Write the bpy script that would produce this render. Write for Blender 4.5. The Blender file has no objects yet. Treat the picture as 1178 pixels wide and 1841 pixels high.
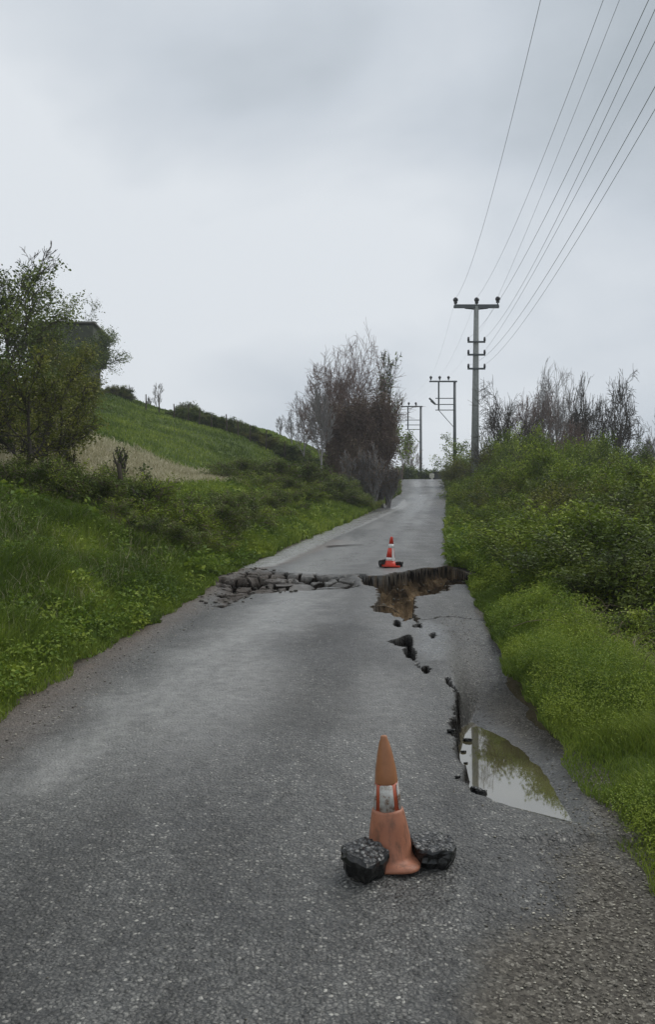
import bpy, bmesh, math, random
import numpy as np
from math import radians as R
from mathutils import Vector, Matrix, noise as mnoise

scene = bpy.context.scene
col = scene.collection
# ------------------------------------------------------------------ camera
cam_d = bpy.data.cameras.new('camera')
cam = bpy.data.objects.new('camera', cam_d); col.objects.link(cam)
cam.location = (0, 0, 1.5); cam.rotation_euler = (R(90), 0, 0)
cam_d.sensor_fit = 'AUTO'; cam_d.sensor_width = 36
cam_d.lens = 36 * 1500 / 1841
cam_d.shift_y = (1010 - 920.5) / 1841
cam_d.clip_start = 0.05; cam_d.clip_end = 3000
scene.camera = cam
# ------------------------------------------------------------------ sky and light
SUN_EL, SUN_AZ = 52, 60          # high, hidden behind the overcast, ahead and to the right
world = bpy.data.worlds.new('World'); scene.world = world; world.use_nodes = True
wt = world.node_tree; wn = wt.nodes; wl = wt.links
for n in list(wn): wn.remove(n)
wo = wn.new('ShaderNodeOutputWorld')
sky = wn.new('ShaderNodeTexSky'); sky.sky_type = 'NISHITA'; sky.sun_disc = False
sky.sun_elevation = R(SUN_EL); sky.sun_rotation = R(SUN_AZ)
b1 = wn.new('ShaderNodeBackground'); b1.inputs[1].default_value = 0.10
wl.new(sky.outputs[0], b1.inputs[0])
tc = wn.new('ShaderNodeTexCoord')
mp = wn.new('ShaderNodeMapping'); mp.inputs['Scale'].default_value = (1.0, 1.0, 1.9); mp.inputs['Location'].default_value = (3.1, 0.4, 0.2)
wl.new(tc.outputs['Generated'], mp.inputs[0])
n1 = wn.new('ShaderNodeTexNoise'); n1.inputs['Scale'].default_value = 2.3; n1.inputs['Detail'].default_value = 5; n1.inputs['Roughness'].default_value = .46; n1.inputs['Distortion'].default_value = .3
wl.new(mp.outputs[0], n1.inputs['Vector'])
sx = wn.new('ShaderNodeSeparateXYZ'); wl.new(tc.outputs['Generated'], sx.inputs[0])
# cloud thickness: thinner (brighter) to the left and mid height, thicker to the right and overhead
def wmath(op, a, b):
    m = wn.new('ShaderNodeMath'); m.operation = op
    for i, v in ((0, a), (1, b)):
        if isinstance(v, (int, float)): m.inputs[i].default_value = v
        else: wl.new(v, m.inputs[i])
    return m.outputs[0]
thin = wmath('MULTIPLY', sx.outputs['X'], -0.62)
za = wmath('MAXIMUM', wmath('SUBTRACT', sx.outputs['Z'], 0.42), 0); zb = wmath('MAXIMUM', wmath('SUBTRACT', 0.34, sx.outputs['Z']), 0)
thin = wmath('SUBTRACT', thin, wmath('ADD', wmath('MULTIPLY', za, 1.5), wmath('MULTIPLY', zb, 0.35)))
fac = wmath('ADD', wmath('ADD', wmath('MULTIPLY', n1.outputs[0], 1.65), thin), -0.10)
cr = wn.new('ShaderNodeValToRGB'); wl.new(fac, cr.inputs[0])
cr.color_ramp.elements[0].position = .12; cr.color_ramp.elements[0].color = (.385, .43, .47, 1)
cr.color_ramp.elements[1].position = .78; cr.color_ramp.elements[1].color = (.68, .715, .75, 1)
e = cr.color_ramp.elements.new(.45); e.color = (.53, .575, .625, 1)
b2 = wn.new('ShaderNodeBackground'); b2.inputs[1].default_value = 1.0
wl.new(cr.outputs[0], b2.inputs[0])
mx = wn.new('ShaderNodeMixShader'); mx.inputs[0].default_value = .96
wl.new(b1.outputs[0], mx.inputs[1]); wl.new(b2.outputs[0], mx.inputs[2]); wl.new(mx.outputs[0], wo.inputs[0])
sd = bpy.data.lights.new('sun', 'SUN'); sd.energy = 1.5; sd.angle = R(50); sd.color = (1, .97, .92)
sun = bpy.data.objects.new('sun', sd); col.objects.link(sun)
_sv = Vector((math.sin(R(SUN_AZ)) * math.cos(R(SUN_EL)), math.cos(R(SUN_AZ)) * math.cos(R(SUN_EL)), math.sin(R(SUN_EL))))
sun.rotation_euler = _sv.to_track_quat('Z', 'Y').to_euler()
sun.location = (20, 20, 60)
vs = scene.view_settings
vs.view_transform = 'Standard'; vs.look = 'None'; vs.exposure = 0.20; vs.gamma = 1; vs.use_curve_mapping = False
scene.cycles.max_bounces = 5; scene.cycles.diffuse_bounces = 2; scene.cycles.glossy_bounces = 3
scene.cycles.transmission_bounces = 4; scene.cycles.transparent_max_bounces = 6; scene.cycles.use_denoising = True

# ------------------------------------------------------------------ numeric helpers
F = 1500.0
def sm(x):
    x = np.clip(x, 0, 1); return x * x * (3 - 2 * x)
def _h(ix, iy, s):
    n = (ix.astype(np.int64) * 374761393 + iy.astype(np.int64) * 668265263 + s * 1442695041) & 0xffffffff
    n = ((n ^ (n >> 13)) * 1274126177) & 0xffffffff
    return ((n ^ (n >> 16)) & 0xffff) / 65535.0
def vn(x, y, s=0):
    ix = np.floor(x); iy = np.floor(y); fx = x - ix; fy = y - iy
    fx = fx * fx * (3 - 2 * fx); fy = fy * fy * (3 - 2 * fy)
    a = _h(ix, iy, s); b = _h(ix + 1, iy, s); c = _h(ix, iy + 1, s); d = _h(ix + 1, iy + 1, s)
    return (a * (1 - fx) + b * fx) * (1 - fy) + (c * (1 - fx) + d * fx) * fy
def fbm(x, y, s=0, o=4):
    t = 0; a = .5
    for k in range(o):
        t = t + a * (vn(x, y, s + k) - .5); x = x * 2.03 + 7.1; y = y * 2.03 + 3.7; a *= .5
    return t * 2

PY = [-60, 0, 10.9, 11.5, 13, 16, 20, 27.5, 38, 48, 58, 64, 70, 76, 84, 95, 110, 140, 600]
PZ = [-6.2, 0.0] + [1.5 + (1010 - v) / F * y for y, v in zip(PY[2:13], [1061, 1037, 1024, 998, 970, 940, 921, 911, 887, 874, 862])] + [8.9, 9.3, 9.8, 9.9, 9.0, -10]
LY = [-60, 0, 5.17, 6.9, 11, 13.5, 20, 27.5, 38, 48, 58, 70, 80, 95, 110]
LX = [-8, -2.5, -2.03, -1.91, -1.53, -1.35, -.5, .66, 1.9, 3.0, 5.1, 6.1, 5.3, 1, -6]
RY = [-60, 0, 3.2, 5.17, 6.9, 11, 13.5, 20, 27.5, 38, 48, 58, 70, 80, 95, 110]
RX = [-4, 1.0, 1.25, 1.35, 1.5, 1.91, 1.95, 2.85, 3.95, 5.5, 6.9, 8.4, 9.7, 9.2, 5, -2]
def prof(y): return np.interp(y, PY, PZ)
def Lx(y): return np.interp(y, LY, LX)
def Rx(y): return np.interp(y, RY, RX)
def base(x, y):
    x = np.asarray(x, float); y = np.asarray(y, float)
    zr = prof(y); sl = Lx(y) - x; sr = x - Rx(y)
    fl = np.interp(sl, [0, .3, 1, 2, 3.5, 6, 8.5, 12, 20, 30, 60, 150], [0, .06, .32, .7, 1.12, 1.40, 2.0, 3.6, 6.6, 7.9, 10.5, 14.5])
    fl = fl + sm((y - 38) / 20) * np.interp(sl, [3, 5, 7.3, 9.8, 12.3, 14.8, 17.4], [0, .6, 1.35, 1.4, .9, .55, .1])
    ry = np.interp(x, [-40, -16, -4, 2, 6], [60, 60, 66, 68, 72])
    fl = fl * (1 - sm((y - ry) / 60) * .9)
    z = zr + np.where(sl > 0, fl, 0)
    fr = np.interp(sr, [0, .3, .8, 1.2, 1.8, 3, 6, 15, 40, 150], [0, .04, .06, -.1, -.42, -.55, -.5, -.5, 0, -4])
    z = z + np.where(sr > 0, fr, 0) - np.where(sl > 3, .12 * np.maximum(y - ry, 0) * sm((sl - 3) / 5), 0)
    return z
def relief(x, y):
    sl = Lx(y) - x; sr = x - Rx(y); s = np.maximum(sl, sr)
    a = sm((s - .05) / .5)
    return a * (.10 * fbm(x * 1.6, y * 1.6, 11) + .13 * fbm(x * .45, y * .45, 12) * sm(s / 3) + .04 * fbm(x * 5, y * 5, 17, 2))
def ground_z(x, y): return base(x, y) + relief(x, y)
def U(u, v, zplane=None):
    """pixel of the photo -> point on the road profile (or on a level plane)"""
    s = (1010 - v) / F
    if zplane is not None:
        y = (zplane - 1.5) / s
    else:
        ys = np.linspace(2, 75, 6000); g = 1.5 + s * ys - prof(ys)
        i = np.argmax(g < 0) if (g < 0).any() else len(ys) - 1
        y = ys[i]
    return ((u - 589) / F * y, float(y))
def poly(px, z=None): return np.array([U(u, v, z) for u, v in px])
def sdist(P, x, y):
    """signed distance to polygon, positive inside"""
    d = np.full(x.shape, 1e9); ins = np.zeros(x.shape, bool); n = len(P)
    for i in range(n):
        ax, ay = P[i]; bx, by = P[(i + 1) % n]
        ex, ey = bx - ax, by - ay; L = ex * ex + ey * ey + 1e-12
        t = np.clip(((x - ax) * ex + (y - ay) * ey) / L, 0, 1)
        d = np.minimum(d, np.hypot(x - ax - t * ex, y - ay - t * ey))
        c = ((ay > y) != (by > y)) & (x < (bx - ax) * (y - ay) / (by - ay + 1e-15) + ax)
        ins ^= c
    return np.where(ins, d, -d)
def ldist(P, x, y):
    d = np.full(x.shape, 1e9)
    for i in range(len(P) - 1):
        ax, ay = P[i]; bx, by = P[i + 1]; ex, ey = bx - ax, by - ay; L = ex * ex + ey * ey + 1e-12
        t = np.clip(((x - ax) * ex + (y - ay) * ey) / L, 0, 1)
        d = np.minimum(d, np.hypot(x - ax - t * ex, y - ay - t * ey))
    return d

# ------------------------------------------------------------------ mesh helpers
def mesh_np(name, V, faces, attrs=None, smooth=False, mats=None, midx=None):
    """faces: list of int arrays (n,k)"""
    me = bpy.data.meshes.new(name); V = np.ascontiguousarray(V, np.float32)
    me.vertices.add(len(V)); me.vertices.foreach_set('co', V.ravel())
    faces = [f for f in faces if len(f)]
    nl = sum(f.size for f in faces); nf = sum(len(f) for f in faces)
    me.loops.add(nl); me.polygons.add(nf)
    me.loops.foreach_set('vertex_index', np.concatenate([f.ravel() for f in faces]).astype(np.int32))
    st = []; o = 0
    for f in faces:
        st.append(o + np.arange(len(f)) * f.shape[1]); o += f.size
    me.polygons.foreach_set('loop_start', np.concatenate(st).astype(np.int32))
    if smooth: me.polygons.foreach_set('use_smooth', np.ones(nf, bool))
    if midx is not None: me.polygons.foreach_set('material_index', midx.astype(np.int32))
    me.update(calc_edges=True); me.validate()
    for k, (t, a) in (attrs or {}).items():
        at = me.attributes.new(k, t, 'POINT')
        at.data.foreach_set('color' if 'COLOR' in t else 'value', np.ascontiguousarray(a, np.float32).ravel())
    for m in (mats or []): me.materials.append(m)
    return me
def link(name, me, parent=None, loc=None):
    o = bpy.data.objects.new(name, me); col.objects.link(o)
    if parent is not None: o.parent = parent
    if loc is not None: o.location = loc
    return o
def tag(o, label=None, cat=None, group=None, kind=None):
    if label: o['label'] = label
    if cat: o['category'] = cat
    if group: o['group'] = group
    if kind: o['kind'] = kind
    return o
def empty(name, loc, label, cat, group=None, rz=0, kind=None):
    o = bpy.data.objects.new(name, None); col.objects.link(o); o.location = loc; o.rotation_euler = (0, 0, rz)
    o.empty_display_size = .2
    return tag(o, label, cat, group, kind)
def dup(root, loc, rz=0, sc=(1, 1, 1), label=None, group=None, cat=None):
    r = root.copy(); col.objects.link(r); r.location = loc; r.rotation_euler = (0, 0, rz); r.scale = sc
    if label: r['label'] = label
    if group: r['group'] = group
    if cat: r['category'] = cat
    for ch in list(root.children):
        c = ch.copy(); col.objects.link(c); c.parent = r
        for g in ch.children:
            d = g.copy(); col.objects.link(d); d.parent = c
    return r
class MB:
    """collects shapes for one mesh"""
    def __init__(s): s.v = []; s.f = []; s.m = []
    def add(s, v, f, mi=0):
        o = len(s.v); s.v += [tuple(p) for p in v]; s.f += [tuple(o + i for i in q) for q in f]; s.m += [mi] * len(f)
    def box(s, c, d, rz=0, mi=0, M=None):
        vs_ = []
        for sx_ in (-.5, .5):
            for sy_ in (-.5, .5):
                for sz_ in (-.5, .5):
                    p = Vector((sx_ * d[0], sy_ * d[1], sz_ * d[2]))
                    if M is not None: p = M @ p
                    elif rz: p = Matrix.Rotation(rz, 3, 'Z') @ p
                    vs_.append(p + Vector(c))
        s.add(vs_, [(0, 1, 3, 2), (4, 6, 7, 5), (0, 4, 5, 1), (2, 3, 7, 6), (0, 2, 6, 4), (1, 5, 7, 3)], mi)
    def tube(s, pts, rs, n=8, mi=0, cap=True):
        pts = [Vector(p) for p in pts]; k = len(pts)
        if isinstance(rs, (int, float)): rs = [rs] * k
        vs_ = []
        a = None
        for i, p in enumerate(pts):
            d = (pts[min(i + 1, k - 1)] - pts[max(i - 1, 0)]).normalized()
            if a is None:
                a = d.cross(Vector((0, 0, 1)))
                if a.length < .05: a = d.cross(Vector((0, 1, 0)))
            a = (a - d * a.dot(d)).normalized(); b = d.cross(a)
            for j in range(n):
                t = 2 * math.pi * j / n; vs_.append(p + (a * math.cos(t) + b * math.sin(t)) * rs[i])
        fs = [(i * n + j, i * n + (j + 1) % n, (i + 1) * n + (j + 1) % n, (i + 1) * n + j) for i in range(k - 1) for j in range(n)]
        if cap: fs += [tuple(reversed(range(n))), tuple((k - 1) * n + j for j in range(n))]
        s.add(vs_, fs, mi)
    def lathe(s, prof_, n=24, mi=0, c=(0, 0, 0), jit=None):
        vs_ = []
        for (r, z) in prof_:
            for j in range(n):
                t = 2 * math.pi * j / n; rr = r * (jit(t, z) if jit else 1)
                vs_.append((c[0] + rr * math.cos(t), c[1] + rr * math.sin(t), c[2] + z))
        k = len(prof_)
        fs = [(i * n + j, i * n + (j + 1) % n, (i + 1) * n + (j + 1) % n, (i + 1) * n + j) for i in range(k - 1) for j in range(n)]
        fs += [tuple(reversed(range(n))), tuple((k - 1) * n + j for j in range(n))]
        s.add(vs_, fs, mi)
    def build(s, name, mats, parent=None, loc=None, smooth=False, bevel=0):
        me = bpy.data.meshes.new(name); me.from_pydata(s.v, [], s.f)
        if not isinstance(mats, (list, tuple)): mats = [mats]
        for m in mats: me.materials.append(m)
        me.polygons.foreach_set('material_index', s.m)
        if smooth: me.polygons.foreach_set('use_smooth', [True] * len(s.f))
        me.update()
        o = link(name, me, parent, loc)
        if bevel:
            b = o.modifiers.new('bevel', 'BEVEL'); b.width = bevel; b.segments = 2; b.limit_method = 'ANGLE'; b.angle_limit = R(40)
        return o

# ------------------------------------------------------------------ material helpers
class NT:
    def __init__(s, name):
        s.m = bpy.data.materials.new(name); s.m.use_nodes = True; s.t = s.m.node_tree
        s.n = s.t.nodes; s.l = s.t.links; s.p = s.n['Principled BSDF']; s.out = s.n['Material Output']
    def put(s, sock, v):
        if isinstance(v, (int, float)): sock.default_value = v
        elif isinstance(v, (tuple, list)): sock.default_value = tuple(v) + ((1,) if len(v) == 3 and len(sock.default_value) == 4 else ())
        else: s.l.new(v, sock)
    def node(s, typ, ins=None, **kw):
        n = s.n.new('ShaderNode' + typ)
        for k, v in kw.items(): setattr(n, k, v)
        for k, v in (ins or {}).items(): s.put(n.inputs[k], v)
        return n
    def pos(s, scale=1.0, vec=None):
        g = vec or s.node('TexCoord').outputs['Object']
        if scale == 1.0: return g
        sc = scale if isinstance(scale, tuple) else (scale,) * 3
        return s.node('Mapping', {'Vector': g, 'Scale': sc}).outputs[0]
    def noise(s, sc, det=3, ro=.5, vec=None, dist=0):
        return s.node('TexNoise', {'Vector': vec or s.pos(), 'Scale': sc, 'Detail': det, 'Roughness': ro, 'Distortion': dist}).outputs[0]
    def vor(s, sc, out='Distance', vec=None, feature='F1'):
        return s.node('TexVoronoi', {'Vector': vec or s.pos(), 'Scale': sc}, feature=feature).outputs[out]
    def ramp(s, fac, stops):
        nd = s.node('ValToRGB', {'Fac': fac}); r = nd.color_ramp
        while len(r.elements) < len(stops): r.elements.new(.5)
        for e_, (p, c) in zip(r.elements, stops):
            e_.position = p; e_.color = tuple(c) + (1,) if not isinstance(c, (int, float)) else (c, c, c, 1)
        return nd.outputs[0]
    def mix(s, f, a, b, mode='MIX'):
        n = s.n.new('ShaderNodeMix'); n.data_type = 'RGBA'; n.blend_type = mode
        s.put(n.inputs[0], f); s.put(n.inputs[6], a); s.put(n.inputs[7], b); return n.outputs[2]
    def math(s, op, a, b=0.0, c=None, clamp=False):
        n = s.n.new('ShaderNodeMath'); n.operation = op; n.use_clamp = clamp
        s.put(n.inputs[0], a); s.put(n.inputs[1], b)
        if c is not None: s.put(n.inputs[2], c)
        return n.outputs[0]
    def attr(s, name, out='Fac'): return s.node('Attribute', attribute_name=name).outputs[out]
    def rgb(s, c):
        n = s.node('SeparateColor', {0: c}); return n.outputs[0], n.outputs[1], n.outputs[2]
    def bump(s, h, st=.5, d=.01, nrm=None):
        ins = {'Height': h, 'Strength': st, 'Distance': d}
        if nrm: ins['Normal'] = nrm
        return s.node('Bump', ins).outputs[0]
    def set(s, **kw):
        for k, v in kw.items(): s.put(s.p.inputs[k.replace('_', ' ')], v)
        return s.m

def mat_simple(name, c, rough=.6, var=.25, sc=8, bump=0, metallic=0, spec=.5):
    t = NT(name); n = t.noise(sc, 5, .6)
    dark = tuple(x * (1 - var) for x in c); light = tuple(min(1, x * (1 + var)) for x in c)
    t.set(Base_Color=t.ramp(n, [(.3, dark), (.7, light)]), Roughness=rough, Metallic=metallic)
    t.p.inputs['Specular IOR Level'].default_value = spec
    if bump: t.set(Normal=t.bump(t.noise(sc * 4, 4), .6, bump))
    return t.m
def mat_leaf(name, c1, c2, c3, trans=.3, rough=.55, spec=.25):
    t = NT(name); a = t.attr('tint')
    c = t.ramp(a, [(0, c1), (.5, c2), (1, c3)])
    t.set(Base_Color=c, Roughness=rough); t.p.inputs['Specular IOR Level'].default_value = spec
    if trans:
        tr = t.node('BsdfTranslucent', {'Color': t.mix(.5, c, (.16, .24, .03))})
        m = t.node('MixShader', {0: trans}); t.l.new(t.p.outputs[0], m.inputs[1]); t.l.new(tr.outputs[0], m.inputs[2])
        t.l.new(m.outputs[0], t.out.inputs[0])
    return t.m
def mat_bark(name, c, var=.35):
    t = NT(name); n = t.noise(14, 4, .6, vec=t.pos((1, 1, .25)))
    t.set(Base_Color=t.ramp(n, [(.3, tuple(x * (1 - var) for x in c)), (.7, tuple(x * (1 + var) for x in c))]), Roughness=.9)
    t.p.inputs['Specular IOR Level'].default_value = .2
    return t.m

# ---- road: asphalt / mud / wet / fresh broken edge plus painted shade / soil / loose gravel / painted sheen
def road_material():
    t = NT('worn_wet_asphalt'); P = t.pos()
    md, mw, mb = t.rgb(t.attr('m', 'Color')); ns, ng, nl = t.rgb(t.attr('n', 'Color'))
    patch = t.noise(.75, 4, .6); big = t.ramp(patch, [(.32, (.066, .065, .063)), (.68, (.120, .119, .116))])
    wob = t.node('VectorMath', {0: P, 1: t.node('VectorMath', {0: t.node('TexNoise', {'Vector': P, 'Scale': 60., 'Detail': 1.}).outputs['Color'], 1: (.012, .012, .012)}, operation='MULTIPLY').outputs[0]}, operation='ADD').outputs[0]
    cell = t.vor(68, 'Color', wob); cr_, cg_, cb_ = t.rgb(cell); cd = t.vor(68, 'Distance', wob)
    stone = t.ramp(cr_, [(0, (.022, .022, .021)), (.35, (.070, .069, .067)), (.78, (.165, .162, .156)), (.94, (.32, .31, .29)), (1, (.65, .63, .58))])
    c2 = t.vor(190, 'Color', wob); r2, _, _ = t.rgb(c2)
    fine = t.ramp(r2, [(0, (.018, .018, .018)), (.6, (.095, .094, .091)), (1, (.30, .29, .275))])
    agg = t.mix(t.ramp(cd, [(.32, 0.0), (.62, 1.0)]), stone, (.022, .023, .024))
    agg = t.mix(.38, agg, fine)
    a = t.mix(.84, big, agg)
    a = t.mix(1.0, a, t.ramp(t.noise(1, 4, .6, vec=t.pos((2.6, .32, 1))), [(.34, (.70, .69, .68)), (.66, (1.32, 1.32, 1.30))]), 'MULTIPLY')
    a = t.mix(1.0, a, t.ramp(t.noise(21, 3, .75), [(.30, (.55, .55, .55)), (.70, (1.45, 1.45, 1.42))]), 'MULTIPLY')
    a = t.mix(1.0, a, t.ramp(t.noise(4.5, 4, .7, vec=t.pos((1, .45, 1))), [(.32, (.82, .81, .80)), (.68, (1.17, 1.17, 1.17))]), 'MULTIPLY')
    a = t.mix(t.ramp(t.noise(2.3, 3, .6), [(.45, 0.0), (.75, .35)]), a, (.030, .031, .033))
    # brown dirt film
    dn = t.noise(5, 5, .7)
    dirt = t.ramp(t.noise(38, 4, .7), [(.3, (.090, .062, .046)), (.7, (.22, .165, .128))])
    dfac = t.math('MULTIPLY', md, t.ramp(dn, [(.2, .45), (.7, 1.0)]), clamp=True)
    c = t.mix(t.math('MULTIPLY', dfac, .85), a, dirt)
    # loose gravel shoulder
    gc, _, _ = t.rgb(t.vor(105, 'Color', wob))
    grav = t.ramp(gc, [(0, (.035, .031, .027)), (.5, (.115, .104, .088)), (.85, (.21, .192, .160)), (1, (.45, .42, .36))])
    grav = t.mix(.45, grav, t.ramp(t.noise(20, 4, .7), [(.3, (.050, .044, .036)), (.7, (.16, .144, .120))]))
    gj = t.math('ADD', ng, t.math('MULTIPLY', t.math('SUBTRACT', t.noise(24, 5, .8), .5), 1.2))
    c = t.mix(t.math('MULTIPLY', t.ramp(gj, [(.20, 0.0), (.85, .9)]), t.math('MINIMUM', 1.0, t.math('MULTIPLY', ng, 2.0)), clamp=True), c, grav)
    # eroded soil in the hole
    Ps = t.pos((10, 6, 7)); sn = t.noise(1, 5, .65, vec=Ps)
    soil = t.ramp(sn, [(.25, (.070, .046, .028)), (.5, (.21, .145, .085)), (.75, (.36, .27, .165))])
    c = t.mix(ns, c, soil)
    brk_shade = t.ramp(t.noise(25, 5, .7), [(.3, (.004, .0035, .003)), (.75, (.020, .016, .013))])  # black broken asphalt, also used to paint shade into recesses
    c = t.mix(mb, c, brk_shade)
    c = t.mix(nl, c, t.ramp(t.noise(12, 4, .6), [(.3, (.22, .215, .205)), (.7, (.42, .41, .39))]))  # pale worn tracks, and wet sky sheen painted into the colour
    wet = t.math('MULTIPLY', mw, t.ramp(t.noise(3.5, 4, .6), [(.25, .55), (.6, 1.0)]), clamp=True)
    c = t.mix(t.math('MULTIPLY', wet, .25), c, (.05, .05, .052))
    rough = t.math('ADD', t.ramp(t.noise(1.1, 4, .6), [(.3, .34), (.7, .50)]), t.math('MULTIPLY', cr_, .12))
    brk_ = t.math('MAXIMUM', ns, mb, clamp=True); rough = t.mix(t.math('MAXIMUM', ng, brk_), rough, (.92, .92, .92))
    rough = t.mix(wet, rough, (.20, .20, .20))
    h = t.math('ADD', t.math('MULTIPLY', t.ramp(cd, [(0, 1.0), (.7, 0.0)]), t.math('ADD', cg_, .35)), t.math('MULTIPLY', t.noise(90, 3, .6), .6))
    st = t.math('SUBTRACT', 1.0, t.math('MULTIPLY', wet, .62))
    nrm = t.bump(h, st, .008)
    nrm = t.bump(t.noise(7, 4, .6), .35, .02, nrm)
    t.set(Base_Color=c, Roughness=rough, Normal=nrm)
    t.put(t.p.inputs['Specular IOR Level'], t.math('MULTIPLY', .55, t.math('SUBTRACT', 1.0, t.math('MAXIMUM', brk_, t.math('MULTIPLY', ng, .7)), clamp=True)))
    return t.m
def ground_material():
    t = NT('grassy_earth'); g, tan, brown = t.rgb(t.attr('m', 'Color'))
    n = t.noise(1.4, 6, .7); n2 = t.noise(.18, 4, .6); n3 = t.noise(9, 5, .75)
    gr = t.mix(n3, t.ramp(n, [(.3, (.045, .072, .015)), (.7, (.115, .165, .036))]), t.ramp(n2, [(.3, (.050, .075, .020)), (.7, (.120, .155, .042))]))
    ta = t.ramp(n3, [(.25, (.20, .175, .11)), (.75, (.46, .41, .28))])
    br = t.ramp(n3, [(.25, (.030, .022, .014)), (.75, (.105, .078, .050))])
    c = t.mix(t.math('MULTIPLY', tan, t.ramp(n, [(.3, .5), (.55, 1.0)])), gr, ta)
    c = t.mix(brown, c, br)
    t.set(Base_Color=c, Roughness=.95, Normal=t.bump(n3, .8, .06))
    t.p.inputs['Specular IOR Level'].default_value = .15
    return t.m

M = {}
M['road'] = road_material(); M['ground'] = ground_material()
M['grass'] = mat_leaf('lush_grass', (.056, .092, .014), (.150, .215, .030), (.32, .38, .060))
M['drygrass'] = mat_leaf('dry_grass', (.28, .24, .14), (.52, .46, .31), (.70, .64, .47), trans=.2)
M['weed'] = mat_leaf('weed_leaves', (.048, .090, .013), (.140, .220, .029), (.33, .40, .055))
M['leaf_a'] = mat_leaf('shrub_leaves_spring', (.066, .104, .014), (.170, .235, .028), (.37, .43, .060), trans=.25)
M['leaf_b'] = mat_leaf('shrub_leaves_dark', (.040, .060, .016), (.105, .140, .032), (.23, .27, .060), trans=.2)
M['leaf_c'] = mat_leaf('shrub_leaves_olive', (.058, .064, .016), (.135, .138, .032), (.26, .25, .055), trans=.25)
M['leaf_brown'] = mat_leaf('withered_leaves', (.12, .082, .064), (.20, .140, .108), (.29, .22, .16), trans=.1)
M['leaf_grey'] = mat_leaf('grey_green_leaves', (.10, .11, .07), (.18, .19, .13), (.28, .29, .20), trans=.2)
M['bark'] = mat_bark('bark', (.085, .074, .064)); M['bark_grey'] = mat_bark('grey_bark', (.27, .255, .25))
M['bark_brown'] = mat_bark('brown_bark', (.21, .155, .135)); M['stem_dry'] = mat_bark('dry_stems', (.19, .145, .10))
M['concrete'] = mat_simple('pole_concrete', (.24, .25, .24), .85, .18, 6, .004)
M['steel'] = mat_simple('galvanised_steel', (.09, .10, .105), .55, .2, 20, 0, .3)
M['ceramic'] = mat_simple('brown_glazed_insulator', (.022, .022, .026), .25, .2, 20)
M['wire'] = mat_simple('aluminium_wire', (.30, .31, .33), .5, .1, 5, 0, .4)

# ------------------------------------------------------------------ road
ZW = 0.372
pit_px = [(640, 1034), (662, 1038), (690, 1037), (708, 1031), (735, 1027), (762, 1022), (790, 1020), (806, 1018), (830, 1022), (852, 1030), (872, 1040), (862, 1048), (835, 1051), (806, 1054),
          (800, 1064), (782, 1069), (765, 1072), (750, 1074), (744, 1080), (747, 1094), (744, 1103), (753, 1111), (748, 1121), (738, 1113), (730, 1120), (722, 1111), (710, 1112), (702, 1104),
          (690, 1104), (680, 1102), (668, 1096), (672, 1089), (684, 1087), (680, 1077), (681, 1068), (675, 1060), (658, 1054), (652, 1046)]
PIT = poly(pit_px)
RIM = poly(pit_px[:11])
hole_px = [([(700, 1156), (718, 1152), (735, 1144), (740, 1153), (738, 1166), (722, 1165)], .45),
           ([(727, 1171), (738, 1166), (745, 1175), (744, 1188), (736, 1186)], .4),
           ([(762, 1206), (766, 1200), (771, 1205), (767, 1213)], .18), ([(774, 1143), (779, 1140), (783, 1145), (778, 1149)], .2),
           ([(712, 1118), (718, 1121), (717, 1130), (710, 1127)], .3), ([(744, 1127), (755, 1124), (756, 1131), (747, 1131)], .3),
           ([(818, 1246), (825, 1243), (828, 1252), (831, 1262), (826, 1276), (829, 1288), (822, 1292), (815, 1284), (821, 1270), (817, 1258)], .3),
           ([(820, 1292), (832, 1296), (829, 1312), (833, 1330), (827, 1334), (819, 1322), (808, 1318), (813, 1308)], .3),
           ([(819, 1336), (832, 1338), (830, 1352), (836, 1366), (828, 1369), (820, 1352)], .25)]
crack_px = [([(400, 1041), (425, 1038), (452, 1040), (490, 1032), (522, 1033), (560, 1037), (600, 1036), (645, 1035)], .19, .20),
            ([(395, 1052), (430, 1047), (460, 1052), (480, 1041), (505, 1046), (528, 1041)], .08, .12),
            ([(450, 1069), (480, 1064), (520, 1062), (600, 1060), (640, 1056)], .09, .06), ([(800, 1218), (822, 1245)], .02, .04),
            ([(748, 1118), (790, 1112), (830, 1112), (880, 1117)], .012, .02), ([(738, 1188), (750, 1198), (765, 1206)], .012, .04)]
ARC = poly([(826, 1286), (860, 1306), (900, 1322), (935, 1344), (962, 1370), (984, 1400), (1002, 1432), (1032, 1478)], ZW)
TIP = (1.17, 3.50)
XCY = [3.45, 3.55, 3.63, 3.78, 3.95, 4.17, 4.55, 5.06, 5.72, 6.4, 7.5, 9]
XCX = [1.3, 1.06, .96, .80, .66, .70, .70, .762, .895, .93, 1.0, 1.1]
WPOLY = np.vstack([ARC, [(.91, 3.78), (.74, 3.95), (.60, 4.17), (.60, 4.6), (.66, 5.1), (.80, 5.8)]])
rub_px = [(378, 1092), (386, 1052), (415, 1030), (450, 1024), (532, 1030), (640, 1034), (652, 1058), (600, 1061), (540, 1064), (460, 1070), (410, 1096)]
RUB = poly(rub_px)

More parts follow.
